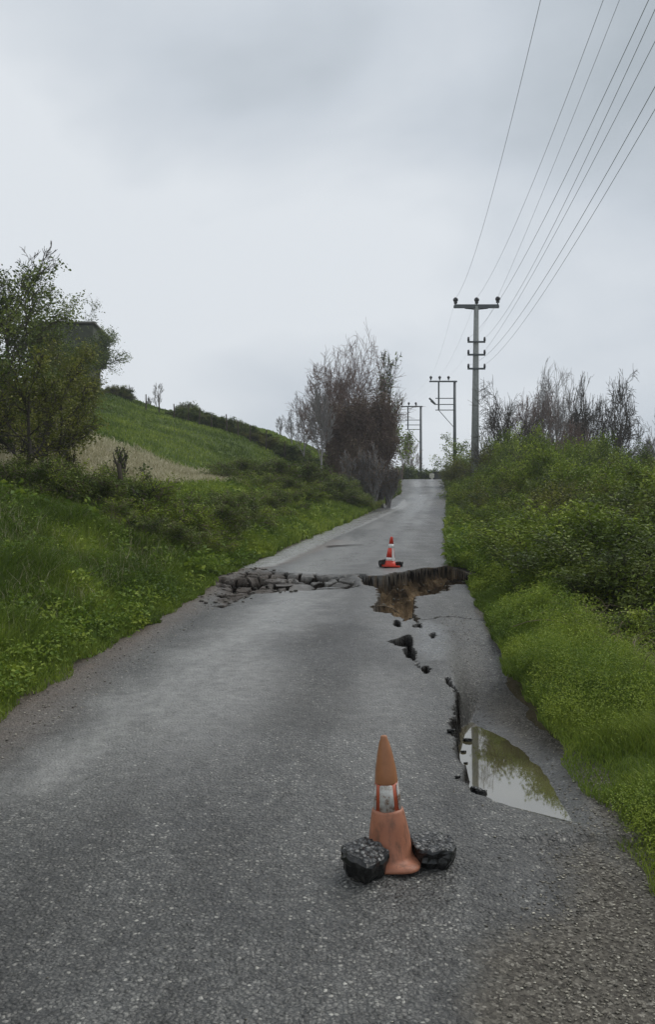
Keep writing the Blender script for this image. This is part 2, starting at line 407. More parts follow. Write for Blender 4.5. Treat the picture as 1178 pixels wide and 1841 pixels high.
def pit_depth(x, y):
    jx = x + .07 * fbm(x * 9, y * 9, 31, 4); jy = y + .10 * fbm(x * 7, y * 7, 32, 3)
    d = sdist(PIT, jx, jy); dF = ldist(RIM, x, y)
    dep = .17 + .32 * dF + .18 * fbm(x * 4, y * 1.6, 33, 4) + .12 * fbm(x * 11, y * 8, 34, 4)
    dep = np.clip(dep, .1, 1.15)
    return d, dep * sm((d + .006) / .022)
def road_surface(x, y):
    """height and masks of the road sheet at world x, y"""
    z = prof(y).copy(); L = Lx(y); Rr = Rx(y); W = Rr - L; t = (x - L) / W
    z += .018 * (1 - (2 * t - 1) ** 2) + .016 * fbm(x * .8, y * .5, 3) + .004 * fbm(x * 6, y * 6, 4, 3)
    z += .0016 * fbm(x * 30, y * 30, 5, 2)
    out = np.maximum(np.maximum(L - x, x - Rr), 0); z -= .12 * out
    m = np.zeros(x.shape + (4,)); n = np.zeros(x.shape + (4,)); m[..., 3] = n[..., 3] = 1
    # settled slab and puddle
    sel = (y > 3.4) & (y < 9) & (x > .4)
    xs = x[sel]; ys = y[sel]; zs = z[sel]
    xc = np.interp(ys, XCY, XCX) + .035 * fbm(xs * 0 + 3, ys * 11, 41, 3) * sm((6 - ys) / .5)
    w = np.interp(ys, [3.6, 3.9, 4.1, 5.6, 6.3, 8], [.05, .04, .025, .02, .25, .6])
    lat = sm((xs - xc) / w) * sm((8.7 - ys) / 1.4)
    dA = sdist(WPOLY, xs, ys) + .035 * fbm(xs * 7, ys * 7, 46, 4) * sm((ys - 3.8) / .4)
    bowl = np.where(dA > 0, ZW - np.minimum(.06, .16 * dA), ZW + .23 * (-dA) + .01 * fbm(xs * 5, ys * 5, 43) * sm(-dA / .1))
    dam = ZW + np.clip(-dA * .12, 0, .014); dw = sm((.50 + dA) / .3) * sm((4.6 - ys) / .5)
    zs = np.where(dA < 0, np.maximum(zs, zs * (1 - dw) + dam * dw), zs)
    low = np.minimum(zs, bowl)
    z[sel] = zs + (low - zs) * lat
    near = sm(1 - np.abs(-dA) / .22) * lat
    mm = m[sel]; mm[:, 1] = np.maximum(mm[:, 1], near * .9)
    face = np.exp(-((xs - xc - .01) / .018) ** 2) * (ys < 5.8) * (ys > 3.95)
    mm[:, 2] = np.maximum(mm[:, 2], face * sm((fbm(xs * 9, ys * 9, 45) + .55) / .3)); m[sel] = mm
    nn = n[sel]; brownz = lat * sm((ys - 4.2) / 1.2) * sm((7.2 - ys) / 1.2)
    nn[:, 1] = np.maximum(nn[:, 1], .9 * brownz * sm((xs - xc) / .5)); n[sel] = nn
    # holes, cracks
    sel = (y > 4.3) & (y < 14.5)
    xs = x[sel]; ys = y[sel]; zs = z[sel]; mm = m[sel]; nn = n[sel]
    for hi, (px, dep) in enumerate(hole_px):
        d = (-.022 if hi >= 6 else 0) + sdist(poly(px), xs + .016 * fbm(xs * 30, ys * 30, 51, 2), ys + .03 * fbm(xs * 22, ys * 22, 52, 2))
        k = sm((d + .012) / .022); zs = zs - dep * k; mm[:, 2] = np.maximum(mm[:, 2], sm((d + .026) / .02))  # broken asphalt black, spread to paint the shade of the holes
    for px, wd, dep in crack_px:
        d = ldist(poly(px), xs + .05 * fbm(xs * 6, ys * 6, 53), ys + .10 * fbm(xs * 6, ys * 6, 54))
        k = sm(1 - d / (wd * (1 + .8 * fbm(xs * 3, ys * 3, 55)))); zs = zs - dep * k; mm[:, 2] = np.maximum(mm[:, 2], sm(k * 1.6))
    d = sdist(RUB, xs + .1 * fbm(xs * 4, ys * 4, 56), ys + .15 * fbm(xs * 4, ys * 4, 57)); k = sm(d / .22)
    lft = sm((-.05 - xs) / .5)
    zs = zs - k * (.03 + lft * (.0 + .02 * np.abs(fbm(xs * 4, ys * 4, 58)) + .008 * fbm(xs * 16, ys * 16, 59)))
    rp = np.random.default_rng(5); bx0, bx1, by0, by1 = RUB[:, 0].min(), RUB[:, 0].max(), RUB[:, 1].min(), RUB[:, 1].max()
    cx_ = rp.uniform(bx0 - .2, bx1 + .2, 110); cy_ = rp.uniform(by0 - .3, by1 + .3, 110); ch_ = rp.uniform(-.022, .008, 110); tx_ = rp.uniform(-.06, .06, 110); ty_ = rp.uniform(-.03, .10, 110)
    near_ = k > 0; xq = xs[near_] + .018 * fbm(xs[near_] * 12, ys[near_] * 12, 67); yq = ys[near_] + .018 * fbm(xs[near_] * 7, ys[near_] * 7, 68)
    if len(xq):
        D_ = np.hypot(xq[:, None] - cx_, (yq[:, None] - cy_) * .75); o2 = np.argpartition(D_, 1, axis=1)[:, :2]; da = np.take_along_axis(D_, o2, 1); sw = da[:, 0] > da[:, 1]
        i1 = np.where(sw, o2[:, 1], o2[:, 0]); gap_ = np.abs(da[:, 0] - da[:, 1]); wgt = k[near_] * (.40 + .60 * lft[near_])
        gr = np.clip((.022 + .040 * rp.random(110)[i1] - gap_) / .012, 0, 1)
        zs[near_] += wgt * (lft[near_] * .85 + .15) * (ch_[i1] + tx_[i1] * (xq - cx_[i1]) + ty_[i1] * (yq - cy_[i1])) - wgt * .055 * gr
        mm[near_, 2] = np.maximum(mm[near_, 2], np.clip(gr * 1.5, 0, 1) * sm(wgt * 2.6))
    mm[:, 0] = np.maximum(mm[:, 0], k * (lft * .75 + .15)); mm[:, 2] = np.maximum(mm[:, 2], k * (.42 + .30 * fbm(xs * 5, ys * 5, 69)) * np.where(xs < .3, 1, .6)); mm[:, 2] = np.maximum(mm[:, 2], k * lft * sm((fbm(xs * 6, ys * 6, 60) - .25) / .15) * .6)
    mm[:, 2] = np.maximum(mm[:, 2], k * (1 - lft) * (.30 + .35 * sm((fbm(xs * 3.3, ys * 7, 63) + .1) / .3)))  # ramp facing the camera: its weaker sky reflection painted as darker asphalt
    d, dep = pit_depth(xs, ys); ins = sm((d + .02) / .02); zs = zs - dep
    tan = sm((xs - .70) / .14) * sm((1.40 - xs) / .12) * sm((ys - 8) / .5) * sm((dep - .22) / .12)
    nn[:, 0] = ins; mm[:, 2] = np.maximum(mm[:, 2] * (1 - ins), ins * (1 - tan) * (.50 + .40 * sm((fbm(xs * 3, ys * 2, 65) + .3) / .5)))  # shade painted dark over the pit soil, the lit face left tan
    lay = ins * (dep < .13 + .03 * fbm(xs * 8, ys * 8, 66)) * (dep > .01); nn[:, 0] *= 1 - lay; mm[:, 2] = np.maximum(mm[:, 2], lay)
    mm[:, 0] *= 1 - ins; nn[:, 1] *= 1 - ins
    z[sel] = zs; m[sel] = mm; n[sel] = nn
    # dirt along the left edge, shoulder gravel at the right, runoff with its sheen painted pale
    edge = sm(1 - (x - L + .12 * fbm(x * 1.5, y * 1.1, 61)) / np.interp(y, [0, 5, 9, 12, 20], [.55, .62, .42, .3, .15]))
    m[..., 0] = np.maximum(m[..., 0], edge * .95)
    er = sm(1 - (Rr - x + .10 * fbm(x * 1.5, y * 1.1, 62)) / np.interp(y, [0, 2.6, 3.1, 3.6, 5, 8, 20], [1.1, .75, .42, .22, .16, .10, .08]))
    n[..., 1] = np.maximum(n[..., 1], er)
    def blot(px, soft, tgt, ch, amt):
        P_ = poly(px); x0, x1, y0, y1 = P_[:, 0].min() - 1, P_[:, 0].max() + 1, P_[:, 1].min() - 1.5, P_[:, 1].max() + 1.5
        s_ = (x > x0) & (x < x1) & (y > y0) & (y < y1)
        d_ = sdist(P_, x[s_] + soft * fbm(x[s_] * 2, y[s_] * 2, 71), y[s_] + 2 * soft * fbm(x[s_] * 2, y[s_] * 2, 72))
        v_ = tgt[s_]; v_[:, ch] = np.maximum(v_[:, ch], amt * sm((d_ + soft) / (2 * soft))); tgt[s_] = v_
    blot([(750, 1128), (775, 1118), (805, 1130), (808, 1165), (795, 1190), (760, 1192), (745, 1165)], .08, m, 1, 1.0)
    blot([(750, 1128), (775, 1118), (805, 1130), (808, 1165), (795, 1190), (760, 1192), (745, 1165)], .10, n, 2, .16)  # gloss of the wet mud painted as a paler tone
    blot([(432, 1022), (505, 990), (565, 962), (645, 930), (728, 897), (733, 908), (668, 939), (602, 968), (542, 996), (492, 1020)], .07, n, 2, .95)  # sky reflection on the runoff strip, painted as pale colour
    blot([(428, 1022), (500, 990), (560, 962), (640, 930), (725, 897), (722, 910), (660, 940), (600, 972), (540, 1000), (480, 1020)], .15, m, 1, .9)
    blot([(540, 1018), (600, 1000), (650, 960), (700, 930), (745, 890), (770, 890), (740, 935), (700, 975), (660, 1010), (600, 1026)], .3, m, 1, .75)
    blot([(540, 1018), (600, 1000), (650, 960), (700, 930), (745, 890), (770, 890), (740, 935), (700, 975), (660, 1010), (600, 1026)], .3, n, 2, .45)  # wet patches past the collapse, sheen painted pale
    blot([(450, 1018), (520, 988), (575, 968), (645, 975), (600, 985), (560, 995), (520, 1012), (470, 1028)], .12, m, 0, .95)
    blot([(590, 982), (655, 979), (655, 983), (592, 986)], .08, m, 2, .8)
    blot([(90, 1330), (240, 1220), (370, 1130), (470, 1085), (600, 1070), (560, 1100), (480, 1150), (400, 1215), (300, 1290), (180, 1360)], .35, m, 1, .55)
    trk = np.exp(-((x - (L + .36 * W) + .10 * fbm(x * .5, y * .35, 73)) / .42) ** 2) + .55 * np.exp(-((x - (L + .70 * W)) / .30) ** 2)
    m[..., 1] = np.maximum(m[..., 1], .75 * np.clip(trk, 0, 1) * sm((y - 3.6) / 3) * sm((fbm(x * .9, y * .35, 74) + .75) / .8) * (z > prof(y) - .06) * (1 - m[..., 2]))
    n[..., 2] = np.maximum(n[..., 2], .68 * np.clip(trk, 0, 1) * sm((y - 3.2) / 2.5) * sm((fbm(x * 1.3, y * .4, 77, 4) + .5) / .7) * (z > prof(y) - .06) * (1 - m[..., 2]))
    sh = [(815, 1960), (826, 1720), (880, 1690), (985, 1630), (1020, 1540), (1062, 1490), (1120, 1540), (1300, 1700), (1500, 1960)]
    P_ = poly(sh); s_ = (y < 5) & (y > 0); d_ = sdist(P_, x[s_] + .09 * fbm(x[s_] * 4, y[s_] * 4, 75), y[s_] + .09 * fbm(x[s_] * 4, y[s_] * 4, 76))
    v_ = n[s_]; v_[:, 1] = np.maximum(v_[:, 1], np.maximum(sm((d_ + .12) / .30), (y[s_] < 2.0) * (x[s_] > .45))); n[s_] = v_
    blot([(40, 1390), (240, 1240), (370, 1140), (470, 1090), (600, 1072), (560, 1105), (480, 1155), (400, 1220), (300, 1300), (160, 1400)], .30, n, 2, .72)  # bright wet band: grazing sky sheen put into the colour
    blot([(470, 1130), (640, 1110), (700, 1180), (720, 1290), (560, 1330), (420, 1300), (400, 1200)], .35, m, 2, .22)
    blot([(560, 1090), (680, 1110), (690, 1180), (640, 1240), (560, 1190)], .25, m, 1, .35)
    return z, m, n
def axis(parts):
    a = [parts[0][0]]
    for (x0, x1, st) in parts:
        k = max(1, int(round((x1 - x0) / st))); a += list(np.linspace(x0, x1, k + 1)[1:])
    return np.array(a)
ys = axis([(-6, 2, .25), (2, 3.5, .03), (3.5, 9, .014), (9, 14.2, .02), (14.2, 22, .06), (22, 40, .2), (40, 110, .5)])
ts = np.linspace(0, 1, 250)
YY, TT = np.meshgrid(ys, ts, indexing='ij')
XX = (Lx(YY) - .35) * (1 - TT) + (Rx(YY) + np.interp(YY, [0, 9, 10.5, 13.5, 15, 200], [.35, .35, .75, .75, .35, .35])) * TT
Z, m_, n_ = road_surface(XX, YY)
ny, nx = XX.shape
idx = np.arange(ny * nx).reshape(ny, nx)
q = np.stack([idx[:-1, :-1], idx[:-1, 1:], idx[1:, 1:], idx[1:, :-1]], -1).reshape(-1, 4)
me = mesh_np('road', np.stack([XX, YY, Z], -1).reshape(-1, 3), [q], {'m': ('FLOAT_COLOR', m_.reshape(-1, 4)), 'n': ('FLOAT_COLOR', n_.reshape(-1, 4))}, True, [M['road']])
sf = np.ones((ny - 1, nx - 1), bool); yc0 = YY[:-1, :-1]; sf[(yc0 > 3.9) & (yc0 < 14.1)] = False
me.polygons.foreach_set('use_smooth', sf.ravel())
tag(link('road', me), 'narrow worn wet asphalt road climbing the hill, broken by a collapse', 'road', kind='structure')

# ------------------------------------------------------------------ ground
gx = axis([(-420, -120, 12), (-120, -40, 3), (-40, -12, .5), (-12, -6, .2), (-6, 5, .07), (5, 14, .2), (14, 45, .6), (45, 120, 4), (120, 420, 15)])
gy = axis([(-80, -6, 3), (-6, 2, .3), (2, 16, .08), (16, 30, .2), (30, 80, .5), (80, 140, 2), (140, 700, 16)])
GX, GY = np.meshgrid(gx, gy)
GZ = ground_z(GX, GY)
sl = Lx(GY) - GX; sr = GX - Rx(GY); s_in = np.minimum(-sl, -sr)   # >0 inside the road
GZ = GZ + np.where(s_in > -.25, -.16 * sm((s_in + .25) / .33), 0)
GZ = GZ - np.where(s_in > .1, .5 * sm((s_in - .1) / .3), 0)
dp = sdist(PIT, GX, GY); GZ = GZ - 1.5 * sm((dp + .22) / .12) * ((GY > 7) & (GY < 15))
dd = sdist(WPOLY, GX, GY); k = (GY > 3) & (GY < 8) & (GX < Rx(GY) - .05) & (GX > 0); GZ = np.where(k, GZ - .35 * sm((dd + .7) / .4), GZ)
gm = np.zeros(GX.shape + (4,)); gm[..., 3] = 1; gm[..., 0] = 1
def tan_mask(x, y):
    s = Lx(y) - x; j = 1.2 * fbm(x * .25, y * .25, 81)
    return sm((y + j - np.interp(x, [-16, -9, -4], [14, 16, 21])) / 3) * sm((np.interp(x, [-14, -8, -3], [30, 37, 42]) - y - 2 * j) / 4) * sm((s - 3.4 - .3 * j) / 1.0)
gm[..., 1] = tan_mask(GX, GY)
ditch = sm((sr - .75) / .2) * sm((np.interp(GY, [0, 9, 12, 40], [3.2, 2.4, 1.1, .9]) - sr) / .8) * (GY < 60)
gm[..., 2] = np.maximum(ditch * sm((fbm(GX * 1.3, GY * 1.3, 82) + .45) / .3), .9 * sm((s_in + .12) / .1))
me = mesh_np('ground', np.stack([GX, GY, GZ], -1).reshape(-1, 3), [np.stack([a.ravel() for a in (lambda I: (I[:-1, :-1], I[:-1, 1:], I[1:, 1:], I[1:, :-1]))(np.arange(GX.size).reshape(GX.shape))], -1)],
             {'m': ('FLOAT_COLOR', gm.reshape(-1, 4))}, True, [M['ground']])
tag(link('ground', me), 'grassy hillside and verges on both sides of the road', 'ground', kind='structure')

# ------------------------------------------------------------------ puddle water
t = NT('muddy_puddle_water')
t.set(Base_Color=t.ramp(t.noise(3, 3), [(.3, (.070, .060, .032)), (.7, (.105, .090, .050))]), Roughness=.03, Normal=t.bump(t.noise(2.2, 2), .03, .01))
t.p.inputs['Specular IOR Level'].default_value = .9; t.p.inputs['IOR'].default_value = 2.5
M['water'] = t.m
wp = []
for i in range(len(WPOLY)):                       # shoreline, a hand's breadth under the banks
    a_, b_, c_ = WPOLY[i - 1], WPOLY[i], WPOLY[(i + 1) % len(WPOLY)]
    tv = c_ - a_; nv = np.array([tv[1], -tv[0]]) / np.hypot(*tv)
    p1 = b_ + nv * .09; p2 = b_ - nv * .09
    if i == len(ARC) - 1: wp.append(TIP); continue
    wp.append(tuple(p1 if sdist(WPOLY, np.array([p1[0]]), np.array([p1[1]]))[0] < 0 else p2))
me = bpy.data.meshes.new('puddle'); me.from_pydata([(x, y, ZW) for x, y in wp], [], [tuple(range(len(wp)))]); me.materials.append(M['water'])
tag(link('puddle', me), 'muddy rain puddle in the sunken slab by the right verge', 'puddle', kind='structure')


#PART2
rng = np.random.default_rng(7)
# ------------------------------------------------------------------ plant builders
def branch_mesh(branches, sides):
    V = []; Fq = []; o = 0
    by = {}
    for p, r in branches: by.setdefault(len(p), []).append((p, r))
    for k, lst in by.items():
        P_ = np.array([b[0] for b in lst]); r_ = np.array([b[1] for b in lst]); B = len(lst)
        d = np.gradient(P_, axis=1); d /= np.linalg.norm(d, axis=2, keepdims=True) + 1e-9
        dm = P_[:, -1] - P_[:, 0]; ref = np.where(np.abs(dm[:, 2:3]) > .7 * np.linalg.norm(dm, axis=1, keepdims=True), [[1, 0, 0]], [[0, 0, 1]])
        a = np.cross(d, ref[:, None, :]); a /= np.linalg.norm(a, axis=2, keepdims=True) + 1e-9; b = np.cross(d, a)
        th = np.arange(sides) * 2 * np.pi / sides
        ring = P_[:, :, None, :] + r_[:, :, None, None] * (a[:, :, None, :] * np.cos(th)[None, None, :, None] + b[:, :, None, :] * np.sin(th)[None, None, :, None])
        I = np.arange(B * k * sides).reshape(B, k, sides) + o; J = np.roll(I, -1, axis=2)
        Fq.append(np.stack([I[:, :-1], J[:, :-1], J[:, 1:], I[:, 1:]], -1).reshape(-1, 4)); V.append(ring.reshape(-1, 3)); o += B * k * sides
    return np.vstack(V), np.vstack(Fq)
def grow(rg, p, d, L, r, lev, P, out):
    k = P.get('seg', 5); pts = [p]; rs = [r]; q_ = p.copy(); dd_ = d / np.linalg.norm(d)
    for i in range(k - 1):
        dd_ = dd_ + rg.normal(0, P['wig'][min(lev, len(P['wig']) - 1)], 3); dd_[2] += P['up'][min(lev, len(P['up']) - 1)] / (k - 1); dd_ /= np.linalg.norm(dd_)
        q_ = q_ + dd_ * L / (k - 1); pts.append(q_.copy()); rs.append(r * (1 - .8 * (i + 1) / (k - 1)) + P.get('rmin', .003) * .5)
    pts = np.array(pts); rs = np.maximum(np.array(rs), P.get('rmin', .003)); out[lev].append((pts, rs))
    if lev + 1 >= len(P['n']) + 1: return
    n = P['n'][lev]; t0 = P['t0'][lev]
    for j in range(n):
        t_ = t0 + (1 - t0) * (j + rg.uniform(0, 1)) / n; f = t_ * (k - 1); i = min(int(f), k - 2); g = f - i
        pos = pts[i] * (1 - g) + pts[i + 1] * g; ax = pts[i + 1] - pts[i]; ax /= np.linalg.norm(ax)
        az = rg.uniform(0, 2 * np.pi) if lev else (j * 2.4 + rg.uniform(-.5, .5))
        u_ = np.cross(ax, [.3, .9, .1]); u_ /= np.linalg.norm(u_); w_ = np.cross(ax, u_)
        an = R(P['ang'][lev] * rg.uniform(.7, 1.3)) * (1 - .35 * t_)
        nd = ax * math.cos(an) + (u_ * math.cos(az) + w_ * math.sin(az)) * math.sin(an)
        rr = (rs[i] * (1 - g) + rs[i + 1] * g) * P.get('rk', .6)
        grow(rg, pos, nd, L * P['lr'][lev] * rg.uniform(.7, 1.15) * (1 - P.get('sh', .35) * (t_ - t0)), max(rr, P.get('rmin', .003)), lev + 1, P, out)
def leaf_mesh(C, size, rg, aspect=.5, up=.3):
    n = len(C)
    L_ = rg.normal(0, 1, (n, 3)); L_[:, 2] = L_[:, 2] * .6; L_ /= np.linalg.norm(L_, axis=1, keepdims=True)
    N_ = rg.normal(0, 1, (n, 3)); N_[:, 2] = np.abs(N_[:, 2]) + up; W_ = np.cross(L_, N_); W_ /= np.linalg.norm(W_, axis=1, keepdims=True) + 1e-9
    N_ = np.cross(W_, L_); s_ = (size * rg.uniform(.6, 1.35, n))[:, None]
    V = np.stack([C, C + L_ * s_ * .45 + W_ * s_ * aspect * .5 + N_ * s_ * .08, C + L_ * s_ - N_ * s_ * .12, C + L_ * s_ * .45 - W_ * s_ * aspect * .5 + N_ * s_ * .08], 1).reshape(-1, 3)
    I = np.arange(n)[:, None] * 4
    return V, np.vstack([I + [0, 1, 2], I + [0, 2, 3]])
def scatter_on(branches, per, spread, rg):
    C = []
    for p, r in branches:
        n = rg.poisson(per)
        if n == 0: continue
        t_ = rg.uniform(.15, 1, n) * (len(p) - 1); i = np.minimum(t_.astype(int), len(p) - 2); g = (t_ - i)[:, None]
        C.append(p[i] * (1 - g) + p[i + 1] * g + rg.normal(0, spread, (n, 3)))
    return np.vstack(C)
def build_plant(root, seed, H, trunks, P, bark, leaf=None, per=0, size=.05, spread=.05, trunk_levels=1, name_t='trunk', name_c='crown', keep=1.0, rad=.05, lean=.1, floor=-9, asp=.5, basew=.05, leaf_top=9, wx=1.0, fit=None, dome=0.0):
    """trunk and crown of a tree, or stems and foliage of a shrub, as two children of root"""
    rg = np.random.default_rng(seed); out = [[] for _ in range(len(P['n']) + 1)]
    for j in range(trunks):
        a = rg.uniform(0, 2 * np.pi) if trunks > 1 else rg.uniform(0, 6.28)
        d = np.array([math.cos(a) * lean, math.sin(a) * lean, 1.0]) if trunks == 1 else np.array([math.cos(j * 2.4 + a * .2) * lean * rg.uniform(.2, 1), math.sin(j * 2.4 + a * .2) * lean * rg.uniform(.2, 1), 1.0])
        grow(rg, np.array([math.cos(a) * basew * (trunks > 1), math.sin(a) * basew * (trunks > 1), -.1]), d, H * P['L0'] * rg.uniform(.85, 1.1) if trunks > 1 else H * P['L0'], rad, 0, P, out)
    # every crown is scaled to the stated height
    top = max(p[:, 2].max() for l in out for p, _ in l); sc_ = H / top
    out = [[(p * [wx, wx, sc_], r) for p, r in l] for l in out]
    if fit is not None:                                   # spread and lean of the crown, in metres from the foot
        pts_ = np.vstack([p for l in out[1:] for p, _ in l]); up_ = pts_[pts_[:, 2] > .35 * H]; lo_, hi_ = np.percentile(up_[:, 0], [2, 98])
        a_ = (fit[1] - fit[0]) / (hi_ - lo_); b_ = (fit[0] + fit[1]) / 2 - a_ * (lo_ + hi_) / 2
        out = [[(np.stack([p[:, 0] * a_ + b_ * np.clip(p[:, 2] / (.55 * H), 0, 1.0) ** 1.2, p[:, 1] * a_, p[:, 2]], 1), r) for p, r in l] for l in out]
    if fit is not None and dome:                          # rounded outline of the crown
        cc_, hw_ = (fit[0] + fit[1]) / 2, (fit[1] - fit[0]) / 2
        def cap_(p): return 1.04 - dome * np.clip(np.hypot(p[:, 0] - cc_, p[:, 1]) / hw_, 0, 1.0) ** 2 * np.clip(p[:, 2] / (.5 * H), 0, 1)
        out = [[(np.stack([p[:, 0], p[:, 1], p[:, 2] * cap_(p)], 1), r) for p, r in l] for l in out]
        hh_ = max(p[:, 2].max() for l in out for p, _ in l); out = [[(p * [1, 1, H / hh_], r) for p, r in l] for l in out]
    tb = sum(out[:trunk_levels], []); V, Fq = branch_mesh(tb, 7)
    o = link(name_t, mesh_np(name_t, V, [Fq], None, True, [bark]), root)
    cb = sum(out[trunk_levels:], [])
    V, Fq = branch_mesh(cb, 3); mi = np.zeros(len(Fq)); faces = [Fq]; mats = [bark]; tint = np.zeros(len(V))
    if leaf is not None:
        C = scatter_on(out[-1] + (out[-2] if len(out) > 2 else []), per, spread, rg); C = C[(C[:, 2] > floor) & (C[:, 2] < leaf_top)]
        LV, LF = leaf_mesh(C, size, rg, asp)
        lt = np.clip(.5 + .9 * np.array([mnoise.noise(Vector(c) * (1.6 / max(.6, H / 3))) for c in C]) + rg.normal(0, .16, len(C)), 0, 1)
        faces = [Fq, LF + len(V)]; 
        V = np.vstack([V, LV]); tint = np.concatenate([tint, np.repeat(lt, 4)]); mats = [bark, leaf]
        # quads first, then triangles
        mi = np.concatenate([np.zeros(len(Fq)), np.ones(len(LF))])
    c = link(name_c, mesh_np(name_c, V, faces, {'tint': ('FLOAT', tint)}, False, mats, mi), root)
    return root
BARE = dict(n=[9, 6, 6, 4], ang=[42, 38, 36, 34], lr=[.62, .62, .58, .55], up=[.05, .35, .3, .25], wig=[.05, .09, .12, .15], t0=[.22, .2, .2, .2], L0=.62, rmin=.007)
BUSH = dict(n=[6, 5, 4], ang=[42, 44, 46], lr=[.55, .6, .6], up=[-.05, .25, .1], wig=[.07, .12, .15], t0=[.15, .15, .1], L0=.9, rmin=.004)
LEAFY = dict(n=[9, 7, 5], ang=[58, 46, 44], lr=[.5, .55, .55], up=[.05, .25, .15], wig=[.06, .12, .16], t0=[.25, .15, .1], L0=.85, rmin=.005)

def gz(x, y): return float(ground_z(np.array([x]), np.array([y]))[0])
def at(u, y): return (u - 589) / F * y
def zpx(v, y): return 1.5 + (1010 - v) / F * y
def tree(name, u, y, vtop, seed, P, label, cat='tree', group=None, trunks=1, **kw):
    x = at(u, y); z = gz(x, y); r_ = empty(name, (x, y, z), label, cat, group)
    if 'fit' in kw: kw['fit'] = (at(kw['fit'][0], y) - x, at(kw['fit'][1], y) - x)
    return build_plant(r_, seed, max(.4, zpx(vtop, y) - z), trunks, P, **kw)

# ------------------------------------------------------------------ the centre clump left of the road
tree('bare_tree', 648, 47, 578, 21, dict(BARE, n=[17, 9, 7, 6], rmin=.0065, ang=[46, 38, 36, 36], lr=[.85, .64, .60, .58], t0=[.20, .28, .25, .2], up=[.05, .30, .2, .1], wig=[.05, .12, .15, .18], L0=.45, sh=.12), 'tall bare tree rising out of the brown thicket left of the road crest', group=None, bark=M['bark_brown'], rad=.17, lean=.02, trunk_levels=2, fit=(552, 702), dome=.20)
tree('bare_tree', 697, 49, 628, 22, dict(BARE, ang=[26, 28, 32, 34]), 'upright bare tree at the roadside edge of the brown thicket', bark=M['bark'], leaf=M['leaf_b'], per=1.0, size=.13, spread=.12, rad=.12, trunk_levels=2, lean=.02, fit=(664, 716))
tree('bare_tree', 598, 50, 655, 23, BARE, 'smaller bare tree on the field side of the brown thicket', bark=M['bark_brown'], rad=.08, lean=.05, fit=(540, 622))
tree('bare_tree', 545, 53, 700, 24, BARE, 'low pale bare tree on the field slope left of the brown thicket', bark=M['bark_grey'], rad=.06, lean=.05, fit=(520, 575))
tree('young_tree', 576, 34, 690, 25, dict(BARE, t0=[.5, .2, .2, .2], ang=[30, 30, 30, 30], L0=.8), 'thin young bare tree with a slim straight trunk on the left bank', bark=M['bark_grey'], rad=.055, lean=.01, fit=(556, 600))
THICK = dict(BUSH, n=[7, 6, 5], up=[.1, .5, .5], ang=[20, 24, 28], L0=.95, rmin=.009)
for i, (u, y, vt, lab) in enumerate([(620, 46, 715, 'brown twiggy thicket shrub at the field end of the clump left of the road'), (650, 45, 690, 'tallest brown twiggy thicket shrub under the bare tree'),
                                     (678, 46, 700, 'brown twiggy thicket shrub at the road end of the clump')]):
    tree('thicket_shrub', u, y, vt, 30 + i, THICK, lab, 'shrub', 'brown thicket under the bare tree', trunks=16, bark=M['bark_brown'], leaf=M['leaf_brown'], per=5, size=.11, spread=.15, name_t='stems', name_c='foliage', rad=.05, lean=.30, basew=.6, fit=((u - 30), (u + 30)))
for i, (u, y, vt, lab) in enumerate([(694, 45, 832, 'rounded twiggy bush beside the left road edge below the clump'), (640, 44, 812, 'grey stemmed bush in front of the brown thicket'), (668, 44, 795, 'tall grey stemmed bush in front of the brown thicket')]):
    tree('roadside_bush', u, y, vt, 36 + i, THICK, lab, 'bush', 'grey bushes below the brown thicket', trunks=12, bark=M['bark_grey'], leaf=M['leaf_brown'], per=2, size=.08, spread=.10, name_t='stems', name_c='foliage', rad=.03, lean=.35, basew=.35, fit=((u - 24), (u + 22)))
# beyond the crest
tree('bare_tree', 722, 84, 765, 41, BARE, 'small bare tree beyond the crest left of the farthest pole', bark=M['bark_brown'], rad=.06, leaf=M['leaf_a'], per=.5, size=.3, spread=.2)
tree('bare_tree', 745, 92, 785, 42, BARE, 'low reddish bare tree at the foot of the farthest pole', bark=M['bark_brown'], rad=.05)
tree('leafy_shrub', 826, 64, 780, 43, LEAFY, 'small leafy tree at the foot of the middle pole', 'tree', bark=M['bark'], leaf=M['leaf_a'], per=5, size=.15, spread=.15, rad=.05)
for i, (u, y, vt, lab) in enumerate([(729, 88, 838, 'dark low shrub beyond the road bend at far left'), (770, 90, 840, 'dark low shrub beyond the crest near the pale post'), (748, 92, 848, 'low dark shrub at the foot of the farthest pole')]):
    tree('far_shrub', u, y, vt, 44 + i, BUSH, lab, 'shrub', 'shrubs beyond the crest', trunks=8, bark=M['bark'], leaf=M['leaf_b'], per=9, size=.2, spread=.15, name_t='stems', name_c='foliage', rad=.03, lean=.9)

